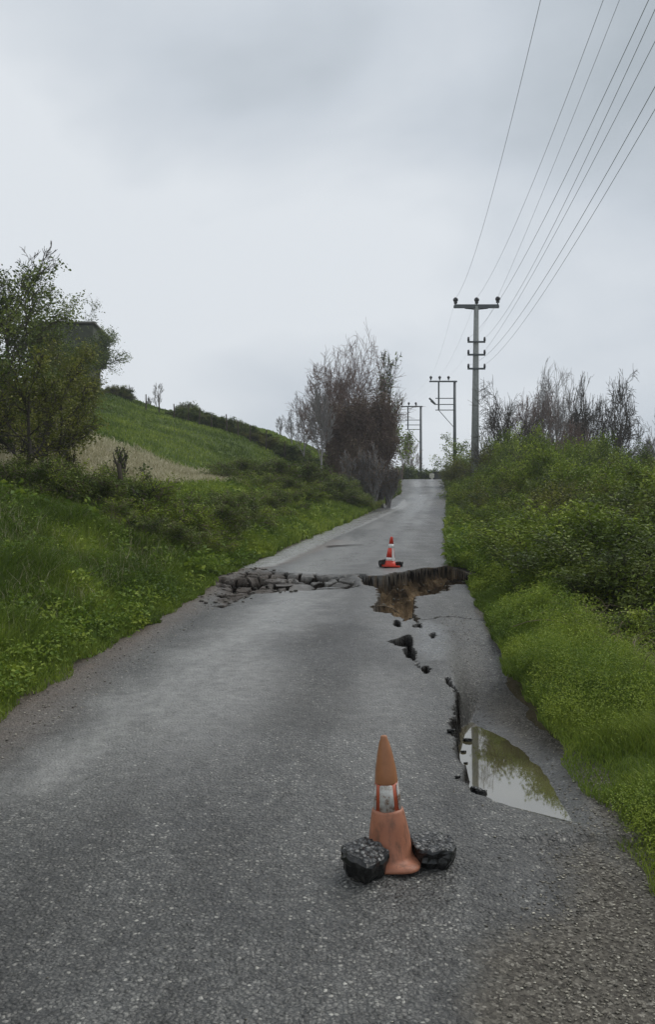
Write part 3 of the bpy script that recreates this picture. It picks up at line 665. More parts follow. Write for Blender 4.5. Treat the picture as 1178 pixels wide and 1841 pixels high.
# ------------------------------------------------------------------ trees behind the right thicket
for a in [(903, 42, 676, 51, 'bare spreading tree just right of the near utility pole', 'bark', .13, 50), (1000, 47, 640, 52, 'tallest bare tree behind the right thicket with a rounded pale crown', 'bark_grey', .15, 52),
          (960, 45, 690, 53, 'dense bare tree left of the tallest one behind the right thicket', 'bark_brown', .10, 40), (1052, 42, 668, 54, 'slim bare tree right of the tallest one behind the thicket', 'bark', .09, 38),
          (1108, 36, 660, 55, 'bare tree with a leaning dark trunk at the right of the row', 'bark', .09, 50), (1172, 30, 735, 56, 'bare tree cut by the right edge of the view', 'bark_grey', .06, 40), (1030, 36, 745, 57, 'low bare tree in front of the tallest one', 'bark_brown', .06, 35)]:
    tree('bare_tree', a[0], a[1], a[2], a[3], dict(BARE, n=[12, 7, 6, 5], ang=[50, 40, 36, 36], lr=[.80, .66, .62, .60], rmin=.0065, up=[.05, .30, .22, .15], wig=[.06, .13, .15, .16], L0=.42, t0=[.35, .30, .25, .2], sh=.15), a[4], group='bare trees behind the right thicket', bark=M[a[5]], rad=a[6], trunk_levels=2, lean=.08, fit=(a[0] - a[7] * .9, a[0] + a[7] * 1.1), dome=.20)

# ------------------------------------------------------------------ right thicket: three shrubs, copied
def shrub_proto(name, seed, H, trunks, P, leaf, per, size, label, group, cat='shrub', bark='bark', **kw):
    r_ = empty(name, (0, 0, 0), label, cat, group)
    return build_plant(r_, seed, H, trunks, P, bark=M[bark], leaf=M[leaf], per=per, size=size, name_t='stems', name_c='foliage', **kw)
TG = 'leafy shrubs of the thicket right of the road'
pr = [shrub_proto('leafy_shrub', 60, 3.0, 12, dict(BUSH, n=[7, 6, 4]), 'leaf_a', 15, .075, 'x', TG, lean=.75, spread=.09, rad=.03, basew=.3),
      shrub_proto('leafy_shrub', 61, 3.0, 12, dict(BUSH, n=[7, 6, 4], up=[.1, .4, .2]), 'leaf_b', 15, .075, 'x', TG, lean=.6, spread=.10, rad=.03, basew=.3),
      shrub_proto('leafy_shrub', 62, 3.0, 10, dict(BUSH, n=[7, 6, 4]), 'leaf_c', 13, .07, 'x', TG, lean=.8, spread=.09, rad=.03, basew=.3)]
used = [0, 0, 0]
def put(protos, usd, k, x, y, H, H0, w, label, group, cat=None, rz=None):
    s_ = H / H0; z = gz(x, y) - .03; rz = rng.uniform(0, 6.28) if rz is None else rz; sc_ = (s_ * w, s_ * w, s_)
    if not usd[k]:
        o = protos[k]; usd[k] = 1; o.location = (x, y, z); o.rotation_euler = (0, 0, rz); o.scale = sc_; o['label'] = label; o['group'] = group
        if cat: o['category'] = cat
        return o
    return dup(protos[k], (x, y, z), rz, sc_, label, group, cat)
KN = ['green', 'dark green', 'olive']
TLAB = ['fresh green leafy shrub massed in the thicket right of the road', 'dark green leafy shrub massed in the thicket right of the road', 'olive green leafy shrub massed in the thicket right of the road']
spots = []
for (u, y, vt, k) in [(1170, 9.6, 905, 1), (1105, 10.8, 890, 0), (1150, 12.5, 850, 2), (1060, 12.4, 890, 1), (1010, 13.2, 905, 0), (1110, 14.5, 830, 1), (960, 15, 900, 0), (1175, 15.5, 810, 0), (1035, 16, 850, 2), (910, 17, 915, 1),
                      (985, 18, 850, 1), (1090, 18.5, 800, 0), (935, 20, 850, 0), (1150, 20, 790, 2), (875, 21, 905, 0), (1030, 21.5, 800, 1), (895, 24, 845, 2), (975, 24, 800, 0), (1100, 25, 785, 1), (850, 27, 880, 1), (935, 28, 795, 2),
                      (1040, 28, 780, 0), (1165, 28, 795, 1), (870, 31, 825, 0), (990, 32, 775, 1), (908, 34, 795, 1), (838, 36, 845, 0), (1080, 34, 780, 2), (950, 38, 780, 0), (866, 40, 805, 2), (838, 46, 822, 1), (880, 47, 800, 0),
                      (830, 55, 825, 2), (850, 58, 812, 0), (822, 63, 838, 1), (1250, 12, 830, 1), (1290, 17, 800, 0)]:
    if u < 900 and y < 50: u += 38 * (30 / max(y, 20)) ** .5
    elif u < 1000 and y < 30: u += 32
    x = at(u, y); H = (zpx(vt, y) - gz(x, y)) * rng.uniform(.84, 1.09) * (.93 if y < 22 else 1.03)
    put(pr, used, k, x, y, H, 3.0, np.clip(1.9 / H * 1.35, .62, 1.5), TLAB[k], TG)
# low front shrubs on the ditch
mound = [shrub_proto('low_shrub', 64, 1.0, 14, dict(BUSH, n=[5, 5, 4]), 'leaf_a', 9, .05, 'x', 'g', lean=1.1, spread=.05, rad=.012, basew=.12)]; um = [0]
for (u, y, H, lab) in [(1048, 9.8, .62, 'low round bright shrub at the ditch edge below the thicket'), (1110, 9.2, .9, 'upright green shrub at the ditch in front of the dark thicket'), (985, 11.2, .55, 'small low shrub by the ditch behind the end of the collapse'),
                       (1165, 7.6, .55, 'low green shrub at the right edge of the view beside the ditch'), (935, 13.5, .7, 'low shrub at the verge just beyond the collapse'), (885, 16, .6, 'small shrub on the verge beyond the red cone'), (862, 22, .8, 'farther small shrub on the right verge')]:
    put(mound, um, 0, at(u, y), y, H, 1.0, 1.15, lab, 'low shrubs along the right ditch', 'shrub')

# ------------------------------------------------------------------ left side
tree('leafy_tree', 48, 13.2, 640, 71, dict(LEAFY, n=[10, 7, 6]), 'near yellow green tree with thin dark trunk at the left edge', bark=M['bark'], leaf=M['leaf_c'], per=7, size=.055, spread=.08, rad=.05, lean=.05, fit=(-30, 115), group='near small trees on the left bank')
tree('leafy_tree', 98, 14.2, 655, 72, dict(LEAFY, n=[10, 7, 6], up=[.05, .15, .05]), 'near spreading tree with sparse olive leaves right of the left edge tree', bark=M['bark'], leaf=M['leaf_c'], per=7.5, size=.055, spread=.09, rad=.045, lean=.1, fit=(30, 172), group='near small trees on the left bank')
tree('leafy_tree', -25, 13, 600, 73, dict(LEAFY, n=[10, 7, 6]), 'dark leafy tree cut by the left edge of the view', bark=M['bark'], leaf=M['leaf_b'], per=7, size=.06, spread=.09, rad=.06, lean=.1, group='near small trees on the left bank')
tree('tall_tree', 18, 27, 452, 74, dict(BARE, n=[10, 7, 5, 4], ang=[36, 34, 34, 34]), 'tallest tree at the upper left with bare top twigs', bark=M['bark'], leaf=M['leaf_b'], per=5, size=.12, spread=.17, rad=.12, lean=.03, leaf_top=4.9, trunk_levels=2, fit=(-85, 108))
tree('tall_tree', 68, 31, 530, 75, dict(LEAFY, n=[10, 8, 6]), 'dark leafy tree between the tallest tree and the hut', bark=M['bark'], leaf=M['leaf_b'], per=8, size=.12, spread=.17, rad=.10, lean=.03, fit=(5, 138))
tree('leafy_tree', 20, 22, 610, 76, dict(LEAFY, n=[10, 8, 6]), 'dense dark tree below the tallest tree', bark=M['bark'], leaf=M['leaf_b'], per=7, size=.10, spread=.12, rad=.08, lean=.03, fit=(-70, 100))
tree('leafy_tree', 118, 24, 612, 77, dict(LEAFY, n=[10, 8, 6]), 'olive leafed tree standing in front of the hut', bark=M['bark'], leaf=M['leaf_c'], per=10, size=.09, spread=.14, rad=.07, lean=.03, fit=(60, 172))
tree('leafy_tree', 70, 20, 690, 88, dict(LEAFY, n=[10, 8, 6]), 'low olive leafed tree between the near trees and the hut', bark=M['bark'], leaf=M['leaf_c'], per=9, size=.08, spread=.14, rad=.06, lean=.03, fit=(-10, 168))
tree('leafy_tree', 128, 42, 600, 98, dict(LEAFY, n=[10, 8, 6]), 'dense olive tree directly in front of the hut wall', bark=M['bark'], leaf=M['leaf_b'], per=10, size=.11, spread=.16, rad=.08, lean=.03, fit=(88, 166))
tree('leafy_tree', 142, 70, 532, 78, dict(LEAFY, n=[10, 8, 5], up=[.1, .2, .1], ang=[60, 44, 40]), 'sparse grey green tree rising behind the hut roof', bark=M['bark_grey'], leaf=M['leaf_grey'], per=4.5, size=.18, spread=.22, rad=.14, lean=.03, fit=(100, 180))
tree('leafy_tree', 172, 57, 592, 79, dict(LEAFY, n=[10, 7, 6], t0=[.35, .15, .1]), 'small tree with slim trunk leaning out right of the hut', bark=M['bark'], leaf=M['leaf_b'], per=11, size=.12, spread=.15, rad=.12, lean=.1, fit=(158, 224))
for i, (u, y, vt, lab) in enumerate([(286, 65, 688, 'small bare tree on the hill ridge, tallest on the ridge line'), (232, 63, 692, 'thin bare sapling on the ridge near the hut'), (265, 66, 712, 'low bare sapling left of the ridge tree'), (505, 66, 748, 'bare shrub on the ridge where it meets the clump'), (525, 62, 735, 'bare sapling on the ridge beside the clump')]):
    tree('bare_sapling', u, y, vt, 80 + i, dict(BARE, n=[8, 5, 4, 3], t0=[.1, .2, .2, .2]), lab, 'tree', 'bare saplings on the ridge', bark=M['bark_grey'], rad=.05, lean=.1)
tree('ridge_bush', 335, 64, 726, 86, BUSH, 'pale yellowish bush on the hill ridge', 'bush', trunks=8, bark=M['bark_grey'], leaf=M['leaf_grey'], per=3, size=.14, spread=.15, name_t='stems', name_c='foliage', rad=.03, lean=.8)

# hedge on the ridge, bramble mound, brambles on the bank crest
HG = [shrub_proto('hedge_shrub', 90, 1.0, 14, dict(BUSH, n=[5, 5, 4]), 'leaf_b', 8, .07, 'x', 'g', lean=1.3, spread=.06, rad=.012, basew=.2), shrub_proto('hedge_shrub', 91, 1.0, 14, dict(BUSH, n=[5, 5, 4]), 'leaf_c', 7, .06, 'x', 'g', lean=1.3, spread=.06, rad=.012, basew=.2, bark='bark_brown')]; uh = [0, 0]
hl = ['dark low shrub in the hedge line crossing the hill ridge', 'olive low shrub in the hedge line crossing the hill ridge']
for i, u in enumerate(np.concatenate([[188, 197, 207, 218, 228], np.linspace(325, 640, 44)])):
    y = (60 if u < 250 else np.interp(u, [320, 640], [57.5, 52])) + rng.uniform(-.6, .6); k = int(rng.random() < .3)
    put(HG, uh, k, at(u, y), y, rng.uniform(.5, .95), 1.0, 1.25, hl[k], 'hedge line along the ridge', 'shrub')
BR = [shrub_proto('bramble_bush', 92, 1.0, 18, dict(BUSH, n=[5, 5, 4], up=[-.7, -.1, 0]), 'leaf_b', 12, .045, 'x', 'g', lean=1.4, spread=.05, rad=.008, basew=.25, bark='bark_brown'),
      shrub_proto('bramble_bush', 93, 1.0, 18, dict(BUSH, n=[5, 5, 4], up=[-.7, -.1, 0]), 'leaf_a', 10, .04, 'x', 'g', lean=1.4, spread=.05, rad=.008, basew=.25, bark='bark_brown')]; ub = [0, 0]
for (u, y, H, k) in [(430, 33, 1.5, 0), (468, 32, 1.7, 0), (505, 33, 1.7, 0), (540, 34, 1.6, 0), (575, 36, 1.5, 0), (612, 38, 1.3, 0), (460, 27, 1.1, 1), (500, 28, 1.1, 0), (540, 29, 1.0, 1), (560, 40, 1.5, 0), (600, 42, 1.6, 0), (635, 40, 1.2, 1)]:
    put(BR, ub, k, at(u, y), y, H * .72, 1.0, 1.35, ['dark bramble bush on the mound left of the upper road', 'olive bramble bush on the mound left of the upper road'][k], 'bramble mound left of the upper road', 'bush')
for (u, y, H, k) in [(20, 13, .7, 0), (60, 12.8, .7, 0), (105, 13, .75, 1), (150, 13.2, .7, 0), (190, 13.6, .9, 0), (235, 13.4, .75, 1), (270, 14, .95, 1), (310, 14.5, .85, 1), (345, 15, .7, 0), (375, 16.5, .8, 0), (405, 18, .75, 0), (435, 20, .8, 1), (245, 12.2, .5, 0), (300, 12.6, .55, 0), (350, 13.6, .5, 1),
                     (385, 15.2, .5, 0), (470, 22.5, .8, 0), (505, 25, .7, 1), (180, 12.2, .5, 1)]:
    put(BR, ub, k, at(u, y), y, H * .98, 1.0, 1.2, ['dark bramble bush in the tangle along the left bank crest', 'olive bramble bush in the tangle along the left bank crest'][k], 'bramble tangle along the left bank', 'bush')
# sprigs that stand out over the dry field
tree('leafy_sprig', 222, 14.3, 800, 95, dict(BARE, n=[6, 4, 3], t0=[.3, .2, .2], ang=[35, 35, 35]), 'upright twiggy sprig standing above the bramble tangle', 'sapling', bark=M['bark'], leaf=M['leaf_b'], per=2, size=.05, spread=.04, rad=.018, lean=.05)
tree('leafy_sprig', 120, 14.6, 800, 96, dict(BARE, n=[6, 4, 3], t0=[.3, .2, .2], ang=[30, 35, 35]), 'thin twiggy sprig by the near left trees', 'sapling', bark=M['bark'], leaf=M['leaf_c'], per=2, size=.05, spread=.04, rad=.014, lean=.05)
tree('leafy_sprig', 280, 13.9, 842, 97, dict(LEAFY, n=[8, 5, 4], ang=[70, 40, 40]), 'arching leafy sprig over the dry grass above the bank', 'sapling', bark=M['bark'], leaf=M['leaf_b'], per=4, size=.06, spread=.05, rad=.014, lean=.5)
#PART3
# ------------------------------------------------------------------ grass, weeds, gravel
def blades(X, Y, h, w, rg, tint, lean=.45, zoff=-.01):
    n = len(X); Zb = ground_z(X, Y) + zoff
    a = rg.uniform(0, 2 * np.pi, n); f = rg.uniform(0, 2 * np.pi, n); l = h * lean * rg.uniform(.1, 1.6, n)
    P0 = np.stack([X, Y, Zb], 1); D = np.stack([np.cos(a) * l, np.sin(a) * l, np.zeros(n)], 1)
    W = np.stack([np.cos(f), np.sin(f), np.zeros(n)], 1) * (w * .5)[:, None]
    H_ = np.zeros((n, 3)); H_[:, 2] = h
    M1 = P0 + D * .28 + H_ * .55; T = P0 + D + H_ * rg.uniform(.75, 1.0, n)[:, None]
    V = np.stack([P0 - W, P0 + W, M1 - W * .8, M1 + W * .8, T], 1).reshape(-1, 3)
    I = np.arange(n)[:, None] * 5
    return V, I + [0, 1, 3, 2], I + [2, 3, 4], np.repeat(tint, 5)
def stuff(name, V, faces, tint, mat, label, cat):
    me = mesh_np(name, V, faces, {'tint': ('FLOAT', tint)}, False, [mat])
    return tag(link(name, me), label, cat, kind='stuff')
def pick(n, side, y0, y1, s0, s1, rg, ypow=1.0):
    y = y0 + (y1 - y0) * rg.uniform(0, 1, n) ** ypow; s = s0 + (s1 - s0) * rg.uniform(0, 1, n)
    x = Lx(y) - s if side == 'L' else Rx(y) + s
    return x, y, s
def clean(x, y, *rest):
    k = (sdist(PIT, x, y) < -.03) & (np.abs((x / np.maximum(y + 1.5, .1)) * F) < 1150)
    return [a[k] for a in (x, y) + rest]
def edge_jit(x, y, s): return s > .02 + .22 * fbm(x * 2.4, y * 2.4, 91, 3)

rg = np.random.default_rng(11)
def gtint(x, y, rg, b=0.0): return np.clip(.5 + b + .75 * fbm(x * 1.3, y * 1.3, 101, 4) + .35 * fbm(x * .3, y * .3, 102, 2) + rg.normal(0, .17, len(x)), 0, 1)
# left bank grass: tall and soft
x, y, s = pick(380000, 'L', .8, 16, -.12, 5.0, rg, 1.1); x, y, s = clean(x, y, s); k = edge_jit(x, y, s); x, y, s = x[k], y[k], s[k]
hh = (.07 + .15 * sm(s / .7)) * (1 + .9 * fbm(x * 1.6, y * 1.6, 103, 3)) * rg.uniform(.6, 1.25, len(x)); hh = np.clip(hh, .03, .38)
A = blades(x, y, hh, np.maximum(.0045, .0011 * y) * rg.uniform(.7, 1.4, len(x)), rg, gtint(x, y, rg, -.08), .6)
# both verges up the hill
x, y, s = pick(120000, 'L', 16, 70, -.1, 6, rg, 1.4); x, y, s = clean(x, y, s); k = edge_jit(x, y, s) & (rg.random(len(x)) > tan_mask(x, y)); x, y, s = x[k], y[k], s[k]
B = blades(x, y, rg.uniform(.12, .32, len(x)), .0013 * y, rg, gtint(x, y, rg, .05))
x, y, s = pick(90000, 'R', 13.2, 70, -.08, 2.2, rg, 1.3); x, y, s = clean(x, y, s); k = edge_jit(x, y, s); x, y, s = x[k], y[k], s[k]
C = blades(x, y, rg.uniform(.10, .30, len(x)), .0013 * y, rg, gtint(x, y, rg, .05))
# right verge
x, y, s = pick(190000, 'R', .9, 13.5, -.12, 1.15, rg, 1.05); x, y, s = clean(x, y, s); k = (s > -.05 + .10 * fbm(x * 3, y * 3, 92, 3)) & (s < .95 + .25 * fbm(x * 1.2, y * 1.2, 107)) ; x, y, s = x[k], y[k], s[k]
clump = .5 + fbm(x * 2.6, y * 2.6, 104, 3)
hh = np.clip((.045 + .07 * sm(s / .35)) * (.35 + 1.5 * np.clip(clump, 0, 1)) * rg.uniform(.6, 1.3, len(x)), .02, .15)
D = blades(x, y, hh, np.maximum(.0032, .0011 * y) * rg.uniform(.6, 1.3, len(x)), rg, gtint(x, y, rg, -.22), .7)
# the field
x = rg.uniform(-34, 4, 120000); y = rg.uniform(14, 66, 120000); s = Lx(y) - x; k = (s > 4.5) & (rg.random(len(x)) > tan_mask(x, y)) & (np.abs(x / y * F) < 760); x, y, s = x[k], y[k], s[k]
Ef = blades(x, y, rg.uniform(.10, .22, len(x)), .0016 * y, rg, gtint(x * .4, y * .4, rg, -.05))
x = rg.uniform(2.4, 14, 60000); y = rg.uniform(1, 20, 60000); s = x - Rx(y); k = (s > np.interp(y, [0, 9, 12, 20], [2.6, 2.0, 1.2, 1.0])); x, y = x[k], y[k]
G = blades(x, y, rg.uniform(.08, .25, len(x)), .0012 * y, rg, gtint(x, y, rg, -.1))
V = []; Q = []; T = []; tn = []; o = 0
for a in (A, B, C, D, Ef, G):
    V.append(a[0]); Q.append(a[1] + o); T.append(a[2] + o); tn.append(a[3]); o += len(a[0])
stuff('grass', np.vstack(V), [np.vstack(Q), np.vstack(T)], np.concatenate(tn), M['grass'], 'lush green spring grass covering the bank, field and verges', 'grass')
# dry grass: the pale strip of the field and the ditch
x = rg.uniform(-22, 1, 160000); y = rg.uniform(15, 45, 160000); k = (rg.random(len(x)) < tan_mask(x, y)); x, y = x[k], y[k]
A = blades(x, y, rg.uniform(.12, .34, len(x)), .0013 * y, rg, np.clip(rg.normal(.5, .2, len(x)) + .4 * fbm(x * .5, y * .5, 111), 0, 1), .5)
x, y, s = pick(10500, 'R', 1, 14, .75, 2.6, rg); k = s < np.interp(y, [0, 9, 12, 14], [2.9, 2.2, 1.4, 1.2]); x, y = x[k], y[k]
B = blades(x, y, rg.uniform(.04, .30, len(x)), np.maximum(.003, .0007 * y), rg, np.clip(rg.normal(.15, .2, len(x)), 0, 1), 1.3)
x, y, s = pick(7000, 'L', 4, 14, .5, 4.8, rg); C = blades(x, y, rg.uniform(.2, .42, len(x)), np.full(len(x), .0035), rg, np.clip(rg.normal(.4, .2, len(x)), 0, 1), .5)
V = np.vstack([A[0], B[0], C[0]]); o1 = len(A[0]); o2 = o1 + len(B[0])
stuff('dry_grass', V, [np.vstack([A[1], B[1] + o1, C[1] + o2]), np.vstack([A[2], B[2] + o1, C[2] + o2])], np.concatenate([A[3], B[3], C[3]]), M['drygrass'], 'pale dry grass in the field strip and along the ditch', 'dry grass')
# dead arching stems in the ditch
br = []
for i in range(650):
    y = rg.uniform(5, 14); s = rg.uniform(.8, np.interp(y, [5, 9, 14], [2.6, 2.3, 1.6])); x = float(Rx(y)) + s; z = gz(x, y)
    a = rg.uniform(0, 6.28); L_ = rg.uniform(.25, .8); h = rg.uniform(.05, .30); tt = np.linspace(0, 1, 6)
    br.append((np.stack([x + math.cos(a) * L_ * tt, y + math.sin(a) * L_ * tt, z + h * np.sin(tt * 2.6) * 1.0], 1), np.full(6, rg.uniform(.0018, .004))))
V, Fq = branch_mesh(br, 3); stuff('dead_stems', V, [Fq], np.zeros(len(V)), M['stem_dry'], 'tangle of dead brown stems lying in the ditch right of the verge', 'dead stems')
# leafy weeds: broad leaves on the left bank, fine feathery ones on the right verge
def weeds(cx, cy, per, rad, hgt, size, asp, rg, tb):
    n = len(cx); N = n * per; ci = np.repeat(np.arange(n), per)
    r = rad[ci] * np.sqrt(rg.uniform(0, 1, N)); a = rg.uniform(0, 6.283, N); X = cx[ci] + r * np.cos(a); Y = cy[ci] + r * np.sin(a)
    q_ = np.sqrt(np.clip(1 - (r / rad[ci]) ** 2, 0, 1)); Zs = ground_z(X, Y) + hgt[ci] * q_ * rg.uniform(.35, 1.0, N)
    k = (sdist(PIT, X, Y) < 0) & (((Lx(Y) - X) > -.03) | ((X - Rx(Y)) > -.03)); X, Y, Zs, ci = X[k], Y[k], Zs[k], ci[k]
    LV, LF = leaf_mesh(np.stack([X, Y, Zs], 1), size[ci], rg, asp, .6)
    return LV, LF, np.repeat(np.clip(tb[ci] + rg.normal(0, .14, len(X)), 0, 1), 4)
x, y, s = pick(1050, 'L', 2.0, 13, .08, 3.8, rg); x, y, s = clean(x, y, s)
W1 = weeds(x, y, 80, rg.uniform(.08, .26, len(x)), rg.uniform(.12, .38, len(x)), rg.uniform(.022, .055, len(x)), .5, rg, gtint(x, y, rg, .08))
x, y, s = pick(900, 'L', 11, 30, .1, 3.5, rg); x, y, s = clean(x, y, s)
W3 = weeds(x, y, 30, rg.uniform(.15, .4, len(x)), rg.uniform(.15, .4, len(x)), rg.uniform(.07, .11, len(x)), .5, rg, gtint(x, y, rg, .05))
x, y, s = pick(800, 'R', 1.3, 13.4, -.02, .85, rg, 1.15); x, y, s = clean(x, y, s); k = fbm(x * 2.1, y * 2.1, 121, 3) > -.10; x, y, s = x[k], y[k], s[k]
W2 = weeds(x, y, 330, rg.uniform(.07, .24, len(x)), rg.uniform(.12, .42, len(x)) * sm((s + .15) / .35), np.maximum(.014, .0028 * y), .42, rg, gtint(x, y, rg, .12))
x, y, s = pick(500, 'R', 13.6, 45, .1, 1.6, rg, 1.2)
W4 = weeds(x, y, 40, rg.uniform(.2, .5, len(x)), rg.uniform(.15, .45, len(x)), rg.uniform(.08, .13, len(x)), .5, rg, gtint(x, y, rg, .05))
V = []; T = []; tn = []; o = 0
for a in (W1, W2, W3, W4): V.append(a[0]); T.append(a[1] + o); tn.append(a[2]); o += len(a[0])
stuff('weeds', np.vstack(V), [np.vstack(T)], np.concatenate(tn), M['weed'], 'leafy green weeds growing through the roadside grass', 'weeds')
# loose stones on the shoulders
def stones(X, Y, Zs, size, rg):
    n = len(X); base_ = np.array([[1, 0, 0], [-1, 0, 0], [0, 1, 0], [0, -1, 0], [0, 0, .75], [0, 0, -.7], [.6, .6, .35], [-.6, .55, .3], [.55, -.6, .25], [-.6, -.6, .4]])
    tri = np.array([[4, 0, 6], [4, 6, 2], [4, 2, 7], [4, 7, 1], [4, 1, 9], [4, 9, 3], [4, 3, 8], [4, 8, 0], [5, 6, 0], [5, 2, 6], [5, 7, 2], [5, 1, 7], [5, 9, 1], [5, 3, 9], [5, 8, 3], [5, 0, 8]])
    V = base_[None] * rg.uniform(.7, 1.25, (n, 10, 1)) * np.stack([rg.uniform(.7, 1.3, n), rg.uniform(.6, 1.0, n), rg.uniform(.45, .8, n)], 1)[:, None] * size[:, None, None] * .5
    a = rg.uniform(0, 6.28, n); c, s_ = np.cos(a)[:, None], np.sin(a)[:, None]
    V = np.stack([V[..., 0] * c - V[..., 1] * s_, V[..., 0] * s_ + V[..., 1] * c, V[..., 2]], -1) + np.stack([X, Y, Zs], 1)[:, None]
    return V.reshape(-1, 3), (np.arange(n)[:, None, None] * 10 + tri).reshape(-1, 3)
xa, ya, s = pick(6500, 'R', 1.8, 4.2, -.70, .12, rg); k = rg.random(len(xa)) < sm((np.interp(ya, [2, 3, 3.6, 4.2], [.75, .5, .25, .12]) + s + .1) / .25) * .8 + .02; xa, ya = xa[k], ya[k]
xb, yb, s = pick(700, 'R', 4.2, 9, -.5, .05, rg); xc_, yc_, s = pick(900, 'L', 3, 13, -.45, .08, rg)
xd = rg.uniform(-2.2, 1.2, 420); yd = rg.uniform(2, 9, 420)
s_ = RUB.mean(0); xe = rg.uniform(-1.7, -.4, 450); ye = rg.uniform(9.7, 13.6, 450); k = sdist(RUB, xe, ye) > -.15; xe, ye = xe[k], ye[k]
xf = rg.uniform(PIT[:, 0].min(), PIT[:, 0].max(), 800); yf = rg.uniform(PIT[:, 1].min(), PIT[:, 1].max(), 800); k = sdist(PIT, xf, yf) > .06; xf, yf = xf[k], yf[k]
X = np.concatenate([xa, xb, xc_, xd, xe, xf]); Y = np.concatenate([ya, yb, yc_, yd, ye, yf])
sz = np.concatenate([rg.uniform(.004, .015, len(xa)), rg.uniform(.006, .016, len(xb)), rg.uniform(.006, .022, len(xc_)), rg.uniform(.004, .009, len(xd)), (.012 + .07 * rg.uniform(0, 1, len(xe)) ** 3), (.015 + .09 * rg.uniform(0, 1, len(xf)) ** 4)])
k = sdist(WPOLY, X, Y) < -.02; X, Y, sz = X[k], Y[k], sz[k]
Zr = road_surface(X, Y)[0]; V, T = stones(X, Y, Zr + sz * .12, sz, rg)
t = NT('loose_stone'); a = t.attr('tint'); t.set(Base_Color=t.ramp(a, [(0, (.05, .045, .036)), (.5, (.15, .135, .108)), (.85, (.33, .30, .24)), (1, (.62, .58, .48))]), Roughness=.6)
M['stone'] = t.m
stuff('gravel', V, [T], np.repeat(np.where(sdist(PIT, X, Y) > -.03, .45, np.where((Y > 9.5) & (sz > .02), .45, 1)) * rg.random(len(X)) ** .75, 10), M['stone'], 'loose stones and grit along the road edges', 'gravel')

# ------------------------------------------------------------------ asphalt slabs and chunks
t = NT('broken_asphalt'); c = t.vor(70, 'Color'); r1, _, _ = t.rgb(c)
t.set(Base_Color=t.ramp(r1, [(0, (.004, .004, .004)), (.9, (.012, .012, .012)), (1, (.04, .038, .035))]), Roughness=.28, Normal=t.bump(t.noise(22, 4, .6), .6, .012)); M['black'] = t.m
t = NT('old_road_crust'); r1, _, _ = t.rgb(t.vor(60, 'Color')); dd_ = t.vor(60)
t.set(Base_Color=t.mix(t.ramp(dd_, [(.3, 0.0), (.6, 1.0)]), t.ramp(r1, [(0, (.05, .05, .05)), (.6, (.13, .13, .128)), (1, (.38, .37, .35))]), (.02, .02, .02)), Roughness=.26, Normal=t.bump(t.math('ADD', t.math('SUBTRACT', 1, dd_), t.noise(50, 4)), 1.0, .010)); M['crust'] = t.m
def chunk(name, seed, dims, loc, label, cat, group, rz=0, tilt=0, flat=.35):
    rs = random.Random(seed * 17 + 3); NA, o_ = 26, Vector((seed * 3.7, seed * 1.3, 0)); w, d, h = dims
    nrm_ = [(2 * math.pi * (j + rs.uniform(-.32, .32)) / 7, rs.uniform(.74, 1.0)) for j in range(7)]
    def rad_(a): return min([q_ / max(.2, math.cos(a - t_)) for t_, q_ in nrm_ if math.cos(a - t_) > .2])
    rows = [(.30, 0), (.72, 0), (.80, .10), (.88, .28), (.95, .48), (1.0, .66), (1.02, .84), (.99, .95), (.93, 1.0), (.78, 1.0), (.60, 1.01), (.42, 1.02), (.22, 1.02)]
    V = []; Fq = []; mi = []
    for (f, zf) in rows:
        for j in range(NA):
            a = 2 * math.pi * j / NA; n = Vector((math.cos(a), math.sin(a), zf * 1.5)); r_ = f * rad_(a)
            jag = .16 * mnoise.noise(n * 2.2 + o_) + .05 * mnoise.noise(n * 6 + o_) + .035 * mnoise.noise(n * 15 + o_)
            r_ *= 1 + jag * (1 if f > .5 else .3) + .10 * (math.floor(2.5 * mnoise.noise(Vector((math.cos(a) * 1.5, math.sin(a) * 1.5, zf * 2.2 + seed))) + .5) * .5) * (f > .7)
            zz_ = zf + (.10 * mnoise.noise(Vector((math.cos(a) * f, math.sin(a) * f, seed)) * 2.5) + .07 * mnoise.noise(Vector((math.cos(a) * f, math.sin(a) * f, seed)) * 9)) * (zf > .3) + .16 * math.sin(a - .6 + seed) * f * (zf > .6)
            V.append((math.cos(a) * r_ * w / 2, math.sin(a) * r_ * d / 2, zz_ * h))
    for i in range(len(rows) - 1):
        for j in range(NA):
            Fq.append((i * NA + j, i * NA + (j + 1) % NA, (i + 1) * NA + (j + 1) % NA, (i + 1) * NA + j)); mi.append(1 if i >= 7 + (mnoise.noise(Vector((j * .3, seed, 0))) > .1) else 0)
    Fq += [tuple(reversed(range(NA))), tuple((len(rows) - 1) * NA + j for j in range(NA))]; mi += [0, 1]
    me = bpy.data.meshes.new(name); me.from_pydata(V, [], Fq); me.materials.append(M['black']); me.materials.append(M['crust']); me.polygons.foreach_set('material_index', mi); me.update()
    o = link(name, me, None, loc); o.rotation_euler = (tilt, tilt * .6, rz); return tag(o, label, cat, group)
def rz_(x, y): return float(road_surface(np.array([x]), np.array([y]))[0][0])
x, y = U(654, 1598); chunk('asphalt_chunk', 1, (.172, .165, .098), (x, y + .05, rz_(x, y + .05) + .004), 'smaller rough black asphalt chunk weighing down the left side of the near cone', 'rubble', 'asphalt chunks by the near cone', .4, .10)
x, y = U(780, 1572); chunk('asphalt_chunk', 2, (.200, .195, .092), (x, y + .06, rz_(x, y + .06) - .006), 'larger black asphalt chunk with grey stony top, right of the near cone', 'rubble', 'asphalt chunks by the near cone', 1.2, .08)
x, y = U(689, 1021); chunk('asphalt_chunk', 3, (.15, .15, .12), (x, y, rz_(x, y) - .01), 'small dark asphalt chunk left of the red cone past the collapse', 'rubble', 'asphalt chunks by the far cone')
